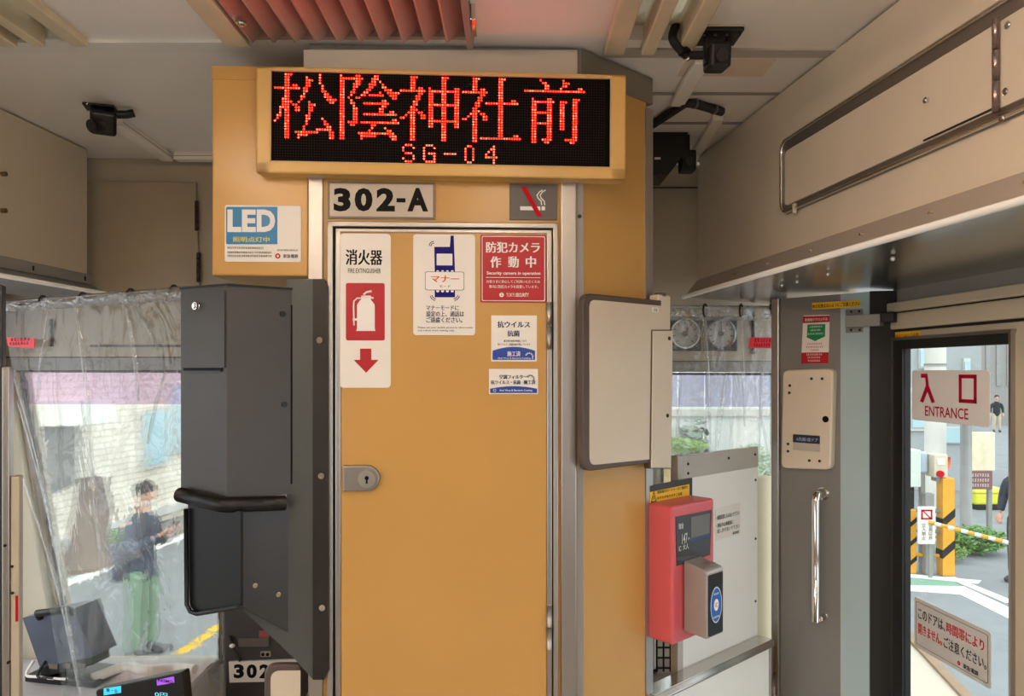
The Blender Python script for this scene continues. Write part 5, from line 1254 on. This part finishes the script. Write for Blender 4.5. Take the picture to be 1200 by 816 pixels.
b = bm_new(); bx(b, FT2.X(740), FT2.X(812), -.06, .14, z0-.03, z0-.006, .003); t = thing('cab_shelf', 'grey brown shelf carrying the canister and wire basket', 'shelf', FT2, (FT2.X(775), 0, 0)); part('board', b, mat('grey brown shelf', (150, 134, 128), .5, noise=.05), t)
b = bm_new(); bx(b, FT2.X(745), FT2.X(808), -.04, .12, 0, z0-.03, .003); part('cupboard', b, CHARD, t)

# ------------------------------------------------------------------ outdoors
ROAD = CZ-2.76
b = bm_new(); bx(b, -30, -1.9, -6, 45, ROAD-.2, ROAD); bx(b, -1.9, 1.9, 3.2, 45, ROAD-.2, ROAD); bx(b, 1.9, 30, -6, 45, ROAD-.2, ROAD); struct('road', b, ASPH)
def gpt(px, py, z=None):
    z = ROAD if z is None else z; Y = (z-CZ)*FPX/(HOR-py); return Vector(((px-600)/FPX*Y, Y, z))
def ground_strip(b, L, h=.004, z=None):
    P = [gpt(px, py, z) for px, py in L]; prism3(b, P, (0, 0, h))
b = bm_new(); ground_strip(b, [(20, 712), (20, 701), (300, 592), (300, 596)]); tag(solo('road_line', b, ROADW, WORLD, gpt(150, 650), 'white road edge line behind the standing person', 'road line'), 'white road edge line behind the standing person', 'road line')
b = bm_new(); ground_strip(b, [(-10, 715), (-10, 672), (300, 568), (300, 589)], .003); solo('roadside_verge', b, mat('brownish verge', (128, 124, 116), .9, noise=.12, nscale=5), WORLD, gpt(100, 655), 'dull grey brown roadside verge along the cream brick building', 'verge')
# yellow dashed marking
yb = thing('road_marking', 'broken yellow road marking beside the feet of the standing person', 'road marking', WORLD, gpt(233, 752))
for k, (x0, y0, x1, y1) in enumerate(((206, 768, 224, 757), (226, 755, 243, 744), (245, 742, 262, 731), (266, 728, 284, 716))):
    b = bm_new()
    A, B_ = gpt(x0, y0), gpt(x1, y1); d = (B_-A).normalized(); n = Vector((-d.y, d.x, 0)); P = []
    for j in range(9): P.append(A.lerp(B_, j/8)+n*(.055+.015*(j % 2)))
    for j in range(8, -1, -1): P.append(A.lerp(B_, j/8)-n*(.055+.015*((j+1) % 2)))
    prism3(b, P, (0, 0, .004)); part('dash', b, ROADY, yb)
# building with cream brick front
fa = Vector((-6.7, 11.7)); FBd = Frame((fa.x, fa.y), math.atan2(.99, .15))
bl = thing('brick_building', 'pale cream brick building across the road behind the standing person', 'building', FBd, (0, 0, ROAD))
b = bm_new(); bx(b, -7, 26, 0, 4, ROAD-.05, CZ+4.5); part('brick_front', b, BRICK, bl)
def bq(L): return FBd.pts(L)
b = bm_new(); prism(b, bq([(-10, 655), (300, 557), (300, 566), (-10, 668)]), -.10, .02); part('ledge', b, CONC, bl)
b = bm_new(); prism(b, bq([(28, 470), (92, 468), (92, 495), (28, 500)]), -.5, .02); part('canopy', b, mat('white canopy', (236, 232, 224), .6, noise=.03), bl)
b = bm_new(); prism(b, bq([(46, 500), (86, 495), (86, 566), (46, 585)]), -.02, .03); part('doorway', b, DARKB, bl)
for L, il in (([(158, 482), (188, 477), (188, 546), (158, 552)], 2), ([(192, 450), (222, 448), (222, 528), (192, 534)], 2)):
    q = bq(L); b = bm_new(); prism(b, q, -.08, .03); w = part('window_frame', b, SIDING, bl)
    c = Vector((sum(p[0] for p in q)/4, sum(p[1] for p in q)/4)); b = bm_new(); prism(b, [tuple(Vector(p).lerp(c, .14)) for p in q], -.10, -.05); part('pane', b, WINB, w)
tr = thing('tree_trunk', 'brown tree trunk against the cream brick building', 'tree', WORLD, gpt(97, 668))
b = bm_new(); g = gpt(97, 668)
tube(b, [g, g+Vector((0, 0, .3)), g+Vector((.1, 0, .8)), g+Vector((.02, .1, 1.25))], [.30, .27, .24, .17], 12); part('bark', b, BARK, tr, True)
# greenery at the foot
def bush(name, label, c, s, n, m, seed, cat='bush', group=None, stem=True):
    R = random.Random(seed); t = thing(name, label, cat, WORLD, c, group); b = bm_new()
    for k in range(n):
        u = Vector((R.gauss(0, 1), R.gauss(0, 1), R.gauss(0, 1))).normalized()*R.uniform(.55, 1)
        p = Vector(c)+Vector((u.x*s[0], u.y*s[1], s[2]*(1+u.z)*.95+.02)); a = R.uniform(0, 6.28); l = R.uniform(.05, .11)*max(s)/.5; w = l*.42
        d = Vector((math.cos(a), math.sin(a), R.uniform(-.3, .8))).normalized(); e_ = d.cross(Vector((0, 0, 1))).normalized()
        up = d.cross(e_)*.12*l
        v = [b.verts.new(p-d*l*.5), b.verts.new(p+e_*w*.5+up), b.verts.new(p+d*l*.5), b.verts.new(p-e_*w*.5+up)]; mid = b.verts.new(p-up)
        for i in range(4): b.faces.new((v[i], v[(i+1) % 4], mid))
    part('foliage', b, m, t)
    if stem:
        b = bm_new()
        for k in range(5):
            a = k*1.256; tube(b, [Vector(c), Vector(c)+Vector((s[0]*.5*math.cos(a), s[1]*.5*math.sin(a), s[2]*1.1))], [.018, .008], 6)
        part('stems', b, BARK, t)
    return t
bush('verge_shrub', 'low grey green shrub at the foot of the tree trunk', gpt(136, 655), (.5, .4, .22), 500, LEAFM, 3)

# people -------------------------------------------------------------------
def skinned(nodes, edges, sub=2):
    me = bpy.data.meshes.new('skin'); me.from_pydata([n[0] for n in nodes], edges, []); o = bpy.data.objects.new('skin', me); COL.objects.link(o)
    o.modifiers.new('s', 'SKIN'); 
    for i, n in enumerate(nodes):
        sv = me.skin_vertices[0].data[i]; r = n[1]; sv.radius = r if isinstance(r, tuple) else (r, r); sv.use_root = (i == 0)
    if sub: m = o.modifiers.new('u', 'SUBSURF'); m.levels = sub; m.render_levels = sub
    dg = bpy.context.evaluated_depsgraph_get(); ev = o.evaluated_get(dg); m2 = bpy.data.meshes.new_from_object(ev)
    bpy.data.objects.remove(o); bm = bm_new(); bm.from_mesh(m2); bpy.data.meshes.remove(m2); return bm
def chain(pts): return [(p, r) for p, r in pts], [(i, i+1) for i in range(len(pts)-1)]
def merged(parts, voxel, smooth=2):
    bm = bm_new()
    for p in parts:
        me = bpy.data.meshes.new('t'); p.to_mesh(me); p.free(); bm.from_mesh(me); bpy.data.meshes.remove(me)
    me = bpy.data.meshes.new('m'); bm.to_mesh(me); bm.free(); o = bpy.data.objects.new('m', me); COL.objects.link(o)
    r = o.modifiers.new('r', 'REMESH'); r.mode = 'VOXEL'; r.voxel_size = voxel; s = o.modifiers.new('sm', 'SMOOTH'); s.iterations = smooth; s.factor = .5
    dg = bpy.context.evaluated_depsgraph_get(); m2 = bpy.data.meshes.new_from_object(o.evaluated_get(dg)); bpy.data.objects.remove(o)
    bm = bm_new(); bm.from_mesh(m2); bpy.data.meshes.remove(m2)
    for f in bm.faces: f.smooth = True
    return bm
SKINM = mat('skin', (214, 162, 138), .5, noise=.05)
def person(label, loc, rz, H, jc, tc_, hc_, arms='phone', mask=True, shoes=(56, 58, 62)):
    """standing figure facing -y at rz = 0; arms 'phone' hold both hands before the chest, 'down' hang"""
    k = H/1.70; F = Frame((loc[0], loc[1]), rz); z0 = loc[2]
    t = thing('person', label, 'person', F, (0, 0, z0)); V = lambda x, y, z: Vector((x*k, y*k, z0+z*k))
    body = []
    n, e = chain([(V(0, .01, .95), .085*k), (V(0, .015, 1.15), .09*k), (V(0, .02, 1.32), .10*k), (V(0, .02, 1.43), .075*k), (V(0, 0, 1.50), .052*k), (V(0, -.02, 1.57), .052*k)])
    body.append(skinned(n, e))
    for s in (-1, 1):
        n, e = chain([(V(s*.085, .01, .93), .068*k), (V(s*.10, -.005, .72), .066*k), (V(s*.105, -.01, .50), .055*k), (V(s*.11, .015, .34), .054*k), (V(s*.115, .03, .10), .036*k)]); body.append(skinned(n, e))
        n, e = chain([(V(s*.115, .06, .045), .04*k), (V(s*.118, -.03, .04), .042*k), (V(s*.125, -.13, .03), .032*k)]); body.append(skinned(n, e))
        if arms == 'phone':
            el = V(s*.235, -.02, 1.10); wr = V(s*.075, -.25, 1.235); hand = V(s*.045, -.315, 1.275)
        else:
            el = V(s*.25, .03, 1.12); wr = V(s*.25, -.05, .89); hand = V(s*.245, -.08, .81)
        n, e = chain([(V(s*.17, .02, 1.385), .056*k), (V(s*.205, .01, 1.26), .05*k), (el, .043*k), (el.lerp(wr, .45), .040*k), (wr, .028*k)]); body.append(skinned(n, e))
        d = (hand-wr).normalized(); pb_ = bm_new(); rot = d.to_track_quat('Y', 'Z').to_matrix(); ball(pb_, wr.lerp(hand, .62), (.040*k, .052*k, .017*k), 12, 10, rot); body.append(pb_)
        side = rot @ Vector((1, 0, 0)); curl = rot @ Vector((0, 0, 1 if arms == 'phone' else -1))
        if arms == 'phone': curl = Vector((0, 0, 1)); 
        for q in range(4):
            o_ = hand+side*(-.027+.018*q)*k; l = (.062, .07, .066, .052)[q]*k
            n, e = chain([(o_-d*.02*k, .0105*k), (o_+d*l*.45, .0095*k), (o_+d*l*.75+curl*l*.35, .0085*k), (o_+d*l*.62+curl*l*.75, .0075*k)]); body.append(skinned(n, e, 1))
        n, e = chain([(wr.lerp(hand, .45)-side*s*.032*k, .013*k), (hand-side*s*.05*k+curl*.012*k, .0105*k), (hand+d*.03*k-side*s*.042*k+curl*.03*k, .009*k)]); body.append(skinned(n, e, 1))
    hd_ = bm_new(); tilt = Matrix.Rotation(math.radians(18 if arms == 'phone' else 4), 3, 'X'); hc0 = V(0, -.03, 1.625)
    def hp(x, y, z): return hc0+tilt @ Vector((x*k, y*k, z*k))
    ball(hd_, hp(0, 0, 0), (.075*k, .095*k, .105*k), 20, 16, tilt); ball(hd_, hp(0, -.03, -.05), (.055*k, .06*k, .062*k), 16, 12, tilt)
    ball(hd_, hp(0, -.097, -.012), (.012*k, .016*k, .022*k), 10, 8, tilt)
    for s in (-1, 1): ball(hd_, hp(s*.075, .01, -.01), (.010*k, .022*k, .034*k), 10, 8, tilt); ball(hd_, hp(s*.03, -.083, -.002), (.016*k, .012*k, .010*k), 10, 8, tilt)
    ball(hd_, hp(0, -.083, -.058), (.024*k, .012*k, .010*k), 10, 8, tilt); body.append(hd_)
    bd_ = part('body', merged(body, .008*k), SKINM, t, True)
    b = bm_new()
    for s in (-1, 1): ball(b, hp(s*.03, -.092, .002), (.009*k, .006*k, .006*k), 10, 8, tilt)
    part('eyes', b, BLACKI, t, True)
    # hair: cap over the top and back of the head, with tufts
    R = random.Random(5); hb = bm_new(); ball(hb, hp(0, .018, .028), (.086*k, .098*k, .098*k), 20, 14, tilt)
    for q in range(46):
        a = R.uniform(-math.pi, math.pi); el_ = R.uniform(-.05, 1.2); u = Vector((math.cos(el_)*math.sin(a), math.cos(el_)*math.cos(a), math.sin(el_)))
        if u.y < -.45 and u.z < .55: continue
        ball(hb, hp(u.x*.085, .018+u.y*.095, .028+u.z*.095), (.026*k, .026*k, .022*k), 8, 6)
    for v in hb.verts:      # keep the face clear
        l_ = tilt.inverted() @ (v.co-hc0)
        if l_.y < -.05*k and l_.z < .045*k: v.co += tilt @ Vector((0, (-.05*k-l_.y), 0))
    part('hair', hb, mat('hair', hc_, .55, noise=.2, nscale=30), t, True)
    if mask:
        b = bm_new(); ball(b, hp(0, -.062, -.055), (.058*k, .046*k, .050*k), 16, 12, tilt); part('face_mask', b, WHITEP, t, True)
    # jacket
    J = []
    n, e = chain([(V(0, .01, .74), (.17*k, .13*k)), (V(0, .01, .86), (.168*k, .13*k)), (V(0, .015, 1.0), (.165*k, .125*k)), (V(0, .015, 1.18), (.17*k, .125*k)), (V(0, .02, 1.33), (.18*k, .12*k)), (V(0, .02, 1.43), (.10*k, .09*k)), (V(0, .01, 1.475), (.075*k, .075*k))]); J.append(skinned(n, e))
    for s in (-1, 1):
        if arms == 'phone': el, wr = V(s*.235, -.02, 1.10), V(s*.085, -.235, 1.228)
        else: el, wr = V(s*.25, .03, 1.12), V(s*.25, -.045, .91)
        n, e = chain([(V(s*.13, .02, 1.39), .075*k), (V(s*.20, .01, 1.27), .074*k), (el, .066*k), (el.lerp(wr, .5), .056*k), (wr, .046*k)]); J.append(skinned(n, e))
    part('jacket', merged(J, .011*k), mat('jacket cloth', jc, .75, noise=.12, nscale=9, bump=.2, bscale=30), t, True)
    T = []
    n, e = chain([(V(0, .01, .98), (.14*k, .11*k)), (V(0, .01, .88), (.15*k, .12*k))]); T.append(skinned(n, e))
    for s in (-1, 1):
        n, e = chain([(V(s*.085, .01, .90), .105*k), (V(s*.10, -.002, .70), .094*k), (V(s*.105, -.005, .48), .080*k), (V(s*.112, .015, .28), .074*k), (V(s*.118, .025, .085), .07*k)]); T.append(skinned(n, e))
    part('trousers', merged(T, .011*k), mat('trouser cloth', tc_, .8, noise=.1, nscale=9, bump=.2, bscale=25), t, True)
    for s in (-1, 1):
        n, e = chain([(V(s*.116, .075, .05), .05*k), (V(s*.118, 0, .052), .052*k), (V(s*.123, -.10, .042), .046*k), (V(s*.127, -.165, .036), .034*k)]); sb = merged([skinned(n, e)], .009*k)
        for v in sb.verts: v.co.z = max(v.co.z, z0)
        part('shoe', sb, mat('shoe leather', shoes, .5, noise=.08), t, True)
    return t, F, V
g = gpt(164, 771)
pt, Fp, Vp = person('person in a dark jacket and green trousers standing on the road, looking at a phone', g, math.radians(74), 1.64, (58, 66, 84), (122, 150, 122), (52, 44, 42))
b = bm_new(); c = Vp(0, -.345, 1.315); bx(b, c.x-.035, c.x+.035, c.y-.004, c.y+.005, c.z-.07, c.z+.07, .003)
bmesh.ops.rotate(b, cent=c, matrix=Matrix.Rotation(math.radians(35), 3, 'X') , verts=b.verts)
ph = thing('mobile_phone', 'dark mobile phone held in the hands of the standing person', 'phone', Fp, c); part('casing', b, BLACKP, ph)
b = bm_new(); bx(b, c.x-.031, c.x+.031, c.y+.005, c.y+.0062, c.z-.064, c.z+.064); bmesh.ops.rotate(b, cent=c, matrix=Matrix.Rotation(math.radians(35), 3, 'X'), verts=b.verts); part('screen', b, SCREEN, ph)
bp_ = thing('shoulder_bag', 'dark bag slung low behind the standing person', 'bag', Fp, Vp(.05, .22, .80))
b = bm_new(); c = Vp(.08, .25, .92); bx(b, c.x-.17, c.x+.17, c.y-.09, c.y+.09, c.z-.18, c.z+.20, .06, 4); part('bag_body', b, mat('dark bag cloth', (60, 64, 84), .8, noise=.12), bp_, True)
b = bm_new(); tube(b, smoothpath([Vp(.18, .20, 1.06), Vp(.12, .16, 1.35), Vp(-.06, .07, 1.50), Vp(-.16, -.09, 1.36), Vp(-.17, -.13, 1.1), Vp(-.10, .19, .98)]), .014, 8); part('strap', b, BLACKM, bp_)

# behind the small windscreen: bank, grass, sheet fence, shrubs
b = bm_new()
Yk = 9.0
sb0 = [gpt(700, 600), ]
bk = thing('earth_bank', 'sandy earth bank seen under the folding panel through the small windscreen', 'bank', WORLD, (2.0, Yk, ROAD))
pts = [(1.2, 6.2, ROAD), (4.6, 6.2, ROAD), (4.6, 9.6, CZ-1.0), (2.9, 9.6, CZ-.95), (1.75, 9.6, CZ-.35), (1.2, 9.6, CZ-.3)]
V_ = [b.verts.new(p) for p in [(1.0, 6.4, ROAD), (3.0, 6.4, ROAD), (3.3, 9.4, CZ-1.75), (1.0, 9.4, CZ-.55), (1.0, 9.4, ROAD), (3.3, 9.4, ROAD)]]
for f in ((0, 1, 2, 3), (0, 3, 4), (1, 5, 2), (3, 2, 5, 4), (0, 4, 5, 1)): b.faces.new([V_[i] for i in f])
bmesh.ops.recalc_face_normals(b, faces=b.faces); part('slope', b, SOIL, bk)
FH = Frame(((845-600)/FPX*9.9, 9.9), 0)
fe = thing('sheet_fence', 'whitish sheet fence behind the small windscreen', 'fence', FH, (0, 0, ROAD))
for k in range(8):
    b = bm_new(); x = -2.0+k*.36; bx(b, x, x+.34, 0, .05, ROAD, CZ+.9+.1*math.sin(k*2.1), .01); part('board', b, SIDING if k % 3 else CONC, fe)
for z in (CZ-.6, CZ+.3):
    b = bm_new(); bx(b, -2, .9, -.05, 0, z, z+.09); part('rail', b, GATEN, fe)
bush('grass_tuft', 'bright green grass tuft on the top of the earth bank', Vector((1.93, 9.05, CZ-1.02)), (.45, .3, .10), 900, LEAFL, 11, 'grass tuft', None, False)
bush('garden_shrub', 'green garden shrub in front of the whitish sheet fence, beside the gate panel', Vector((2.92, 9.0, CZ-1.62)), (.34, .3, .38), 900, LEAFM, 12)
bush('garden_shrub', 'darker climbing shrub against the whitish sheet fence', Vector((2.35, 9.62, ROAD)), (.3, .16, 1.15), 420, mat('dull leaf', (120, 134, 120), .6, noise=.3, nscale=9), 13)

# beyond the entrance door --------------------------------------------------
b = bm_new(); PL = [gpt(1040, 700), gpt(1290, 860), gpt(1290, 1100), gpt(1000, 1100)]
def slab(name, L, m, h, label, cat, base):
    b = bm_new(); P = [gpt(px, py) for px, py in L]; prism3(b, P, (0, 0, h)); return solo(name, b, m, WORLD, base, label, cat)
slab('paved_platform', [(1030, 735), (1062, 752), (1122, 815), (1190, 880), (1190, 1200), (1000, 1200)], PAVE, .02, 'pale tiled platform edge under the door notice', 'platform', gpt(1080, 800))
slab('platform_kerb', [(1050, 738), (1060, 738), (1130, 812), (1200, 885), (1190, 890), (1122, 817)], mat('brown kerb', (150, 124, 100), .7, noise=.1), .05, 'thin brown kerb line along the tiled platform edge', 'kerb', gpt(1100, 790))
b = bm_new(); ground_strip(b, [(1052, 692), (1052, 686.5), (1130, 688), (1215, 728), (1215, 742), (1125, 697)], .006); ground_strip(b, [(1052, 676), (1052, 672), (1150, 681), (1146, 684.5)], .006); ground_strip(b, [(1108, 677), (1118, 676.5), (1190, 706), (1178, 707)], .007)
solo('crossing_line', b, ROADW, WORLD, gpt(1120, 690), 'white painted lines on the road outside the entrance door', 'road line')
b = bm_new(); ground_strip(b, [(1052, 687), (1052, 675), (1112, 679), (1128, 688)], .004); solo('green_walkway', b, ROADG, WORLD, gpt(1090, 682), 'pale green painted walkway strip on the road outside', 'road marking')
# crossing gate posts
def yellow_post(px0, px1, py0, py1, label, stripes):
    g = gpt((px0+px1)/2, py1); w = (px1-px0)/FPX*g.y; h = (py1-py0)/FPX*g.y
    t = thing('striped_post', label, 'post', WORLD, g)
    b = bm_new(); bx(b, g.x-w/2, g.x+w/2, g.y-w/2, g.y+w/2, ROAD, ROAD+h, .008); part('post', b, POSTY, t)
    for f in stripes:
        b = bm_new(); z = ROAD+h*f; s = w/2+.003
        A = [(g.x-s, g.y-s, z), (g.x+s, g.y-s, z+w*.9), (g.x+s, g.y-s, z+w*1.6), (g.x-s, g.y-s, z+w*.7)]; prism3(b, A, (0, 2*s, 0)); part('black_band', b, BLACKM, t)
    return g
ga = yellow_post(1064, 1072, 597, 672, 'narrow yellow and black striped post at the door edge', (.12, .42, .72))
gb = yellow_post(1101, 1115, 560, 674, 'tall thick amber post with a black band under the control box', (.18, .50))
fr = thing('guard_rail', 'metal guard rail between the two striped posts', 'railing', WORLD, gpt(1085, 672))
for py in (598, 622, 650):
    b = bm_new(); A = gpt(1068, 672); B_ = gpt(1106, 674); z = CZ+(HOR-py)/FPX*A.y; tube(b, [Vector((A.x, A.y, z)), Vector((B_.x, B_.y, z))], .025, 8); part('bar', b, CONCD if py != 650 else POSTY, fr)
b = bm_new(); A = gpt(1087, 673); bx(b, A.x-.06, A.x+.06, A.y-.06, A.y+.06, ROAD, ROAD+1.1, .01); part('centre_post', b, CONCD, fr)
FO = Frame((gpt(1100, 672).x, gpt(1100, 672).y-.15), 0)
cbx = thing('signal_control_box', 'beige crossing control box with a red button', 'control box', FO, (FO.X(1103), 0, ROAD+1.2))
b = bm_new(); bxp(b, FO, 1095, 1111, 533, 560, 0, .22, .012); part('case', b, mat('beige signal box', (214, 202, 180), .5, noise=.04), cbx)
b = bm_new(); x, z = FO.P(1101, 555.5); tube(b, [(x, .01, z), (x, -.04, z)], .045, 16); part('button', b, REDI, cbx)
b = bm_new(); x, z = FO.P(1112.5, 543); tube(b, [(x, .05, z-.08), (x, .05, z+.08)], .04, 12); part('side_lamp', b, mat('orange lamp', (226, 96, 60), .4, noise=0), cbx)
b = bm_new(); bxp(b, FO, 1098, 1107, 538, 545, -.01, .002, .002); part('label_plate', b, WHITEP, cbx)
b = bm_new(); bxp(b, FO, 1099, 1107, 559, 565, .04, .16); part('bracket', b, CONCD, cbx)
wbx = thing('relay_box', 'tall pale grey relay box beside the crossing control box', 'box', FO, (FO.X(1075), .1, ROAD))
b = bm_new(); bxp(b, FO, 1069, 1082, 528, 572, .05, .3, .012); part('case', b, mat('pale relay box', (206, 214, 206), .5, noise=.05), wbx)
b = bm_new(); tube(b, [(FO.X(1076), .18, ROAD), (FO.X(1076), .18, FO.P(1076, 571)[1])], .04, 10); part('pole', b, CHARD, wbx)
b = bm_new(); bxp(b, FO, 1084, 1094, 531, 556, .12, .25, .03); part('side_case', b, mat('blue grey meter', (178, 192, 206), .4, noise=.04), wbx)
b = bm_new(); x = FO.X(1089); bx(b, x-.03, x+.03, .15, .21, ROAD, FO.P(1089, 555)[1]); part('side_pole', b, CONCD, wbx)
nos = thing('no_entry_sign', 'small white sign with a red crossed square in front of the amber post', 'sign', FO, (FO.X(1086), -.1, ROAD+.4))
b = bm_new(); prism(b, rrp(FO, 1076, 1096, 594, 638, .02, .12), -.12, -.10, .003); part('board', b, WHITEP, nos)
b = bm_new(); A = [FO.X(1079.5, .12), FO.X(1092.5, .12), FO.P(1086, 609, .12)[1], FO.P(1086, 597.5, .12)[1]]; w = .02
for q in ((A[0], A[1], A[2], A[2]+w), (A[0], A[1], A[3]-w, A[3]), (A[0], A[0]+w, A[2], A[3]), (A[1]-w, A[1], A[2], A[3])): bx(b, q[0], q[1], -.124, -.119, q[2], q[3])
prism(b, [(A[0], A[3]), (A[0]+w, A[3]), (A[1], A[2]), (A[1]-w, A[2])], -.124, -.119); part('crossed_square', b, REDI, nos)
b = bm_new()
for i, s in enumerate('係員以外'): text(b, s, FO.X(1088, .12), FO.X(1093, .12), FO.P(1090, 618+i*5, .12)[1], FO.P(1090, 613.4+i*5, .12)[1], -.122, .01)
for i, s in enumerate('立入禁止'): text(b, s, FO.X(1080, .12), FO.X(1085, .12), FO.P(1082, 618+i*5, .12)[1], FO.P(1082, 613.4+i*5, .12)[1], -.122, .01)
part('lettering', b, GREYI, nos)
b = bm_new(); xx = FO.X(1086); bx(b, xx-.02, xx+.02, -.10, -.07, ROAD, FO.P(1086, 600, .1)[1]); part('stake', b, CONCD, nos)
cbar = thing('crossing_bar', 'yellow and white striped crossing bar reaching to the door edge', 'crossing bar', FO, (FO.X(1096), -.25, ROAD+.9))
A = Vector((FO.X(1088, .3), -.3, FO.P(1088, 612, .3)[1])); B_ = Vector((FO.X(1200, .9), -.9, FO.P(1200, 641, .9)[1]))
for k in range(14):
    b = bm_new(); tube(b, [A.lerp(B_, k/14), A.lerp(B_, (k+1)/14)], .026, 10); part('band', b, POSTY if k % 2 == 0 else WHITEP, cbar)
FO2 = Frame((gpt(1135, 640).x, gpt(1135, 640).y), 0)
po = solo('utility_pole', (lambda b: (tube(b, [(FO2.X(1132), 0, ROAD), (FO2.X(1132), 0, ROAD+2.2), (FO2.X(1132), 0, FO2.P(1132, 508)[1])], [.085, .08, .08], 14), b)[1])(bm_new()), CONCD, FO2, (FO2.X(1132), 0, ROAD), 'plain grey pole between the crossing box and the poster board', 'pole', smooth=True)
ntb = thing('notice_board', 'cream poster board with a brown lower panel on the pavement', 'notice board', FO2, (FO2.X(1158), .2, ROAD))
b = bm_new(); bxp(b, FO2, 1140, 1176, 508, 554, .2, .26, .01); part('poster', b, mat('cream map paper', (236, 222, 190), .6, noise=.12, nscale=5), ntb)
b = bm_new(); bxp(b, FO2, 1139, 1172, 554, 576, .18, .26, .01); br = part('brown_panel', b, mat('brown panel', (132, 88, 84), .5, noise=.04), ntb)
b = bm_new()
for k in range(3): px_dash(b, FO2, 1144, 1168, 557+k*6, 3.4, .178, 8, 40+k)
part('white_lines', b, WHITEI, br)
for px in (1141.5, 1173):
    b = bm_new(); xx = FO2.X(px); bx(b, xx-.03, xx+.03, .26, .32, ROAD, FO2.P(px, 508)[1]); part('leg', b, CONCD, ntb)
bush('pavement_shrub', 'low leafy shrub at the foot of the grey pole', gpt(1140, 650), (.55, .3, .22), 900, LEAFM, 21)
bush('pavement_shrub', 'small grassy shrub beside the tall amber post', gpt(1122, 662)+Vector((0, .2, 0)), (.28, .25, .13), 400, LEAFL, 22)
g = gpt(1153, 596); zr_ = ROAD
yc = thing('lime_container', 'lime yellow container with a dark base, standing in for an unidentified shape', 'bin', WORLD, g)  # bin-like container stands in for a lime shape resembling a vehicle hood
b = bm_new(); bx(b, g.x-.30, g.x+.30, g.y-.2, g.y+.2, ROAD+.10, ROAD+.34, .05, 3); part('tub', b, mat('lime yellow plastic', (222, 220, 60), .4, noise=.02), yc)
b = bm_new(); bx(b, g.x-.32, g.x+.32, g.y-.22, g.y+.22, ROAD+.33, ROAD+.42, .03, 3); part('lid', b, mat('lime yellow lid', (236, 232, 90), .4, noise=.02), yc)
b = bm_new(); bx(b, g.x-.26, g.x+.26, g.y-.18, g.y+.18, ROAD, ROAD+.12, .01); part('base', b, BLACKM, yc)
# buildings
FO3 = Frame((gpt(1110, 560).x, 17.0), math.radians(-8))
bd2 = thing('white_building', 'white building across the street behind the crossing box', 'building', FO3, (0, 0, ROAD))
b = bm_new(); bx(b, FO3.X(985), FO3.X(1150), 0, 4, ROAD, CZ+5); part('front', b, mat('pale grey siding', (168, 172, 174), .6, noise=.05, stretch=(1, 1, 8)), bd2)
for L, m in (([(1066, 455), (1086, 455), (1086, 505), (1066, 505)], WINB), ([(1104, 500), (1128, 500), (1128, 520), (1104, 520)], WINB), ([(1076, 408), (1088, 408), (1088, 432), (1076, 432)], WINB), ([(1128, 420), (1136, 420), (1136, 470), (1128, 470)], WINB)):
    b = bm_new(); q = FO3.pts(L); prism(b, q, -.06, .02); w = part('window_frame', b, CONC, bd2); c = Vector((sum(p[0] for p in q)/4, sum(p[1] for p in q)/4)); b = bm_new(); prism(b, [tuple(Vector(p).lerp(c, .16)) for p in q], -.09, -.05); part('pane', b, m, w)
b = bm_new(); prism(b, FO3.pts([(985, 596), (1150, 596), (1150, 606), (985, 606)]), -.1, .02); part('plinth', b, CONC, bd2)
FO4 = Frame(((1180-600)/FPX*38, 38), math.radians(-8))
bd3 = thing('dark_building', 'grey slatted building beyond the distant standing person', 'building', FO4, (0, 0, ROAD))
b = bm_new(); bx(b, FO4.X(1150), FO4.X(1330), 0, 4, ROAD, CZ+2.6); part('front', b, mat('grey slats', (150, 146, 142), .6, noise=.08, stretch=(8, 1, 1)), bd3)
for k in range(9):
    b = bm_new(); x = FO4.X(1155)+k*.5; bx(b, x, x+.2, -.06, 0, ROAD+2.0, CZ+2.5); part('slat', b, CONCD, bd3)
up = thing('utility_pole', 'thick pale concrete pole standing behind the entrance sign', 'pole', FO, (FO.X(1096), 2.2, ROAD))
b = bm_new(); x = FO.X(1096, -2.2); tube(b, [(x, 2.2, ROAD), (x, 2.2, CZ+4)], .16, 16); part('shaft', b, CONC, up, True)
b = bm_new()
for z in (CZ+.1, CZ+.6): tube(b, [(x, 2.2, z-.02), (x, 2.2, z+.02)], .167, 16)
part('clamp_band', b, CONCD, up)
bush('roadside_tree', 'leafy tree crown above the entrance sign', Vector((gpt(1120, 560).x+.5, 15.2, CZ+.15)), (1.1, .6, .45), 700, LEAFM, 31, 'tree')
person('distant person in a black jacket and beige trousers beside the entrance sign', gpt(1168, 506.5), math.radians(-20), 1.62, (44, 46, 50), (196, 182, 160), (40, 36, 34), 'down', False)
person('person in a dark navy jacket at the edge of the door glass', gpt(1198, 684), math.radians(-62), 1.68, (46, 54, 72), (60, 64, 72), (36, 32, 30), 'down', False)
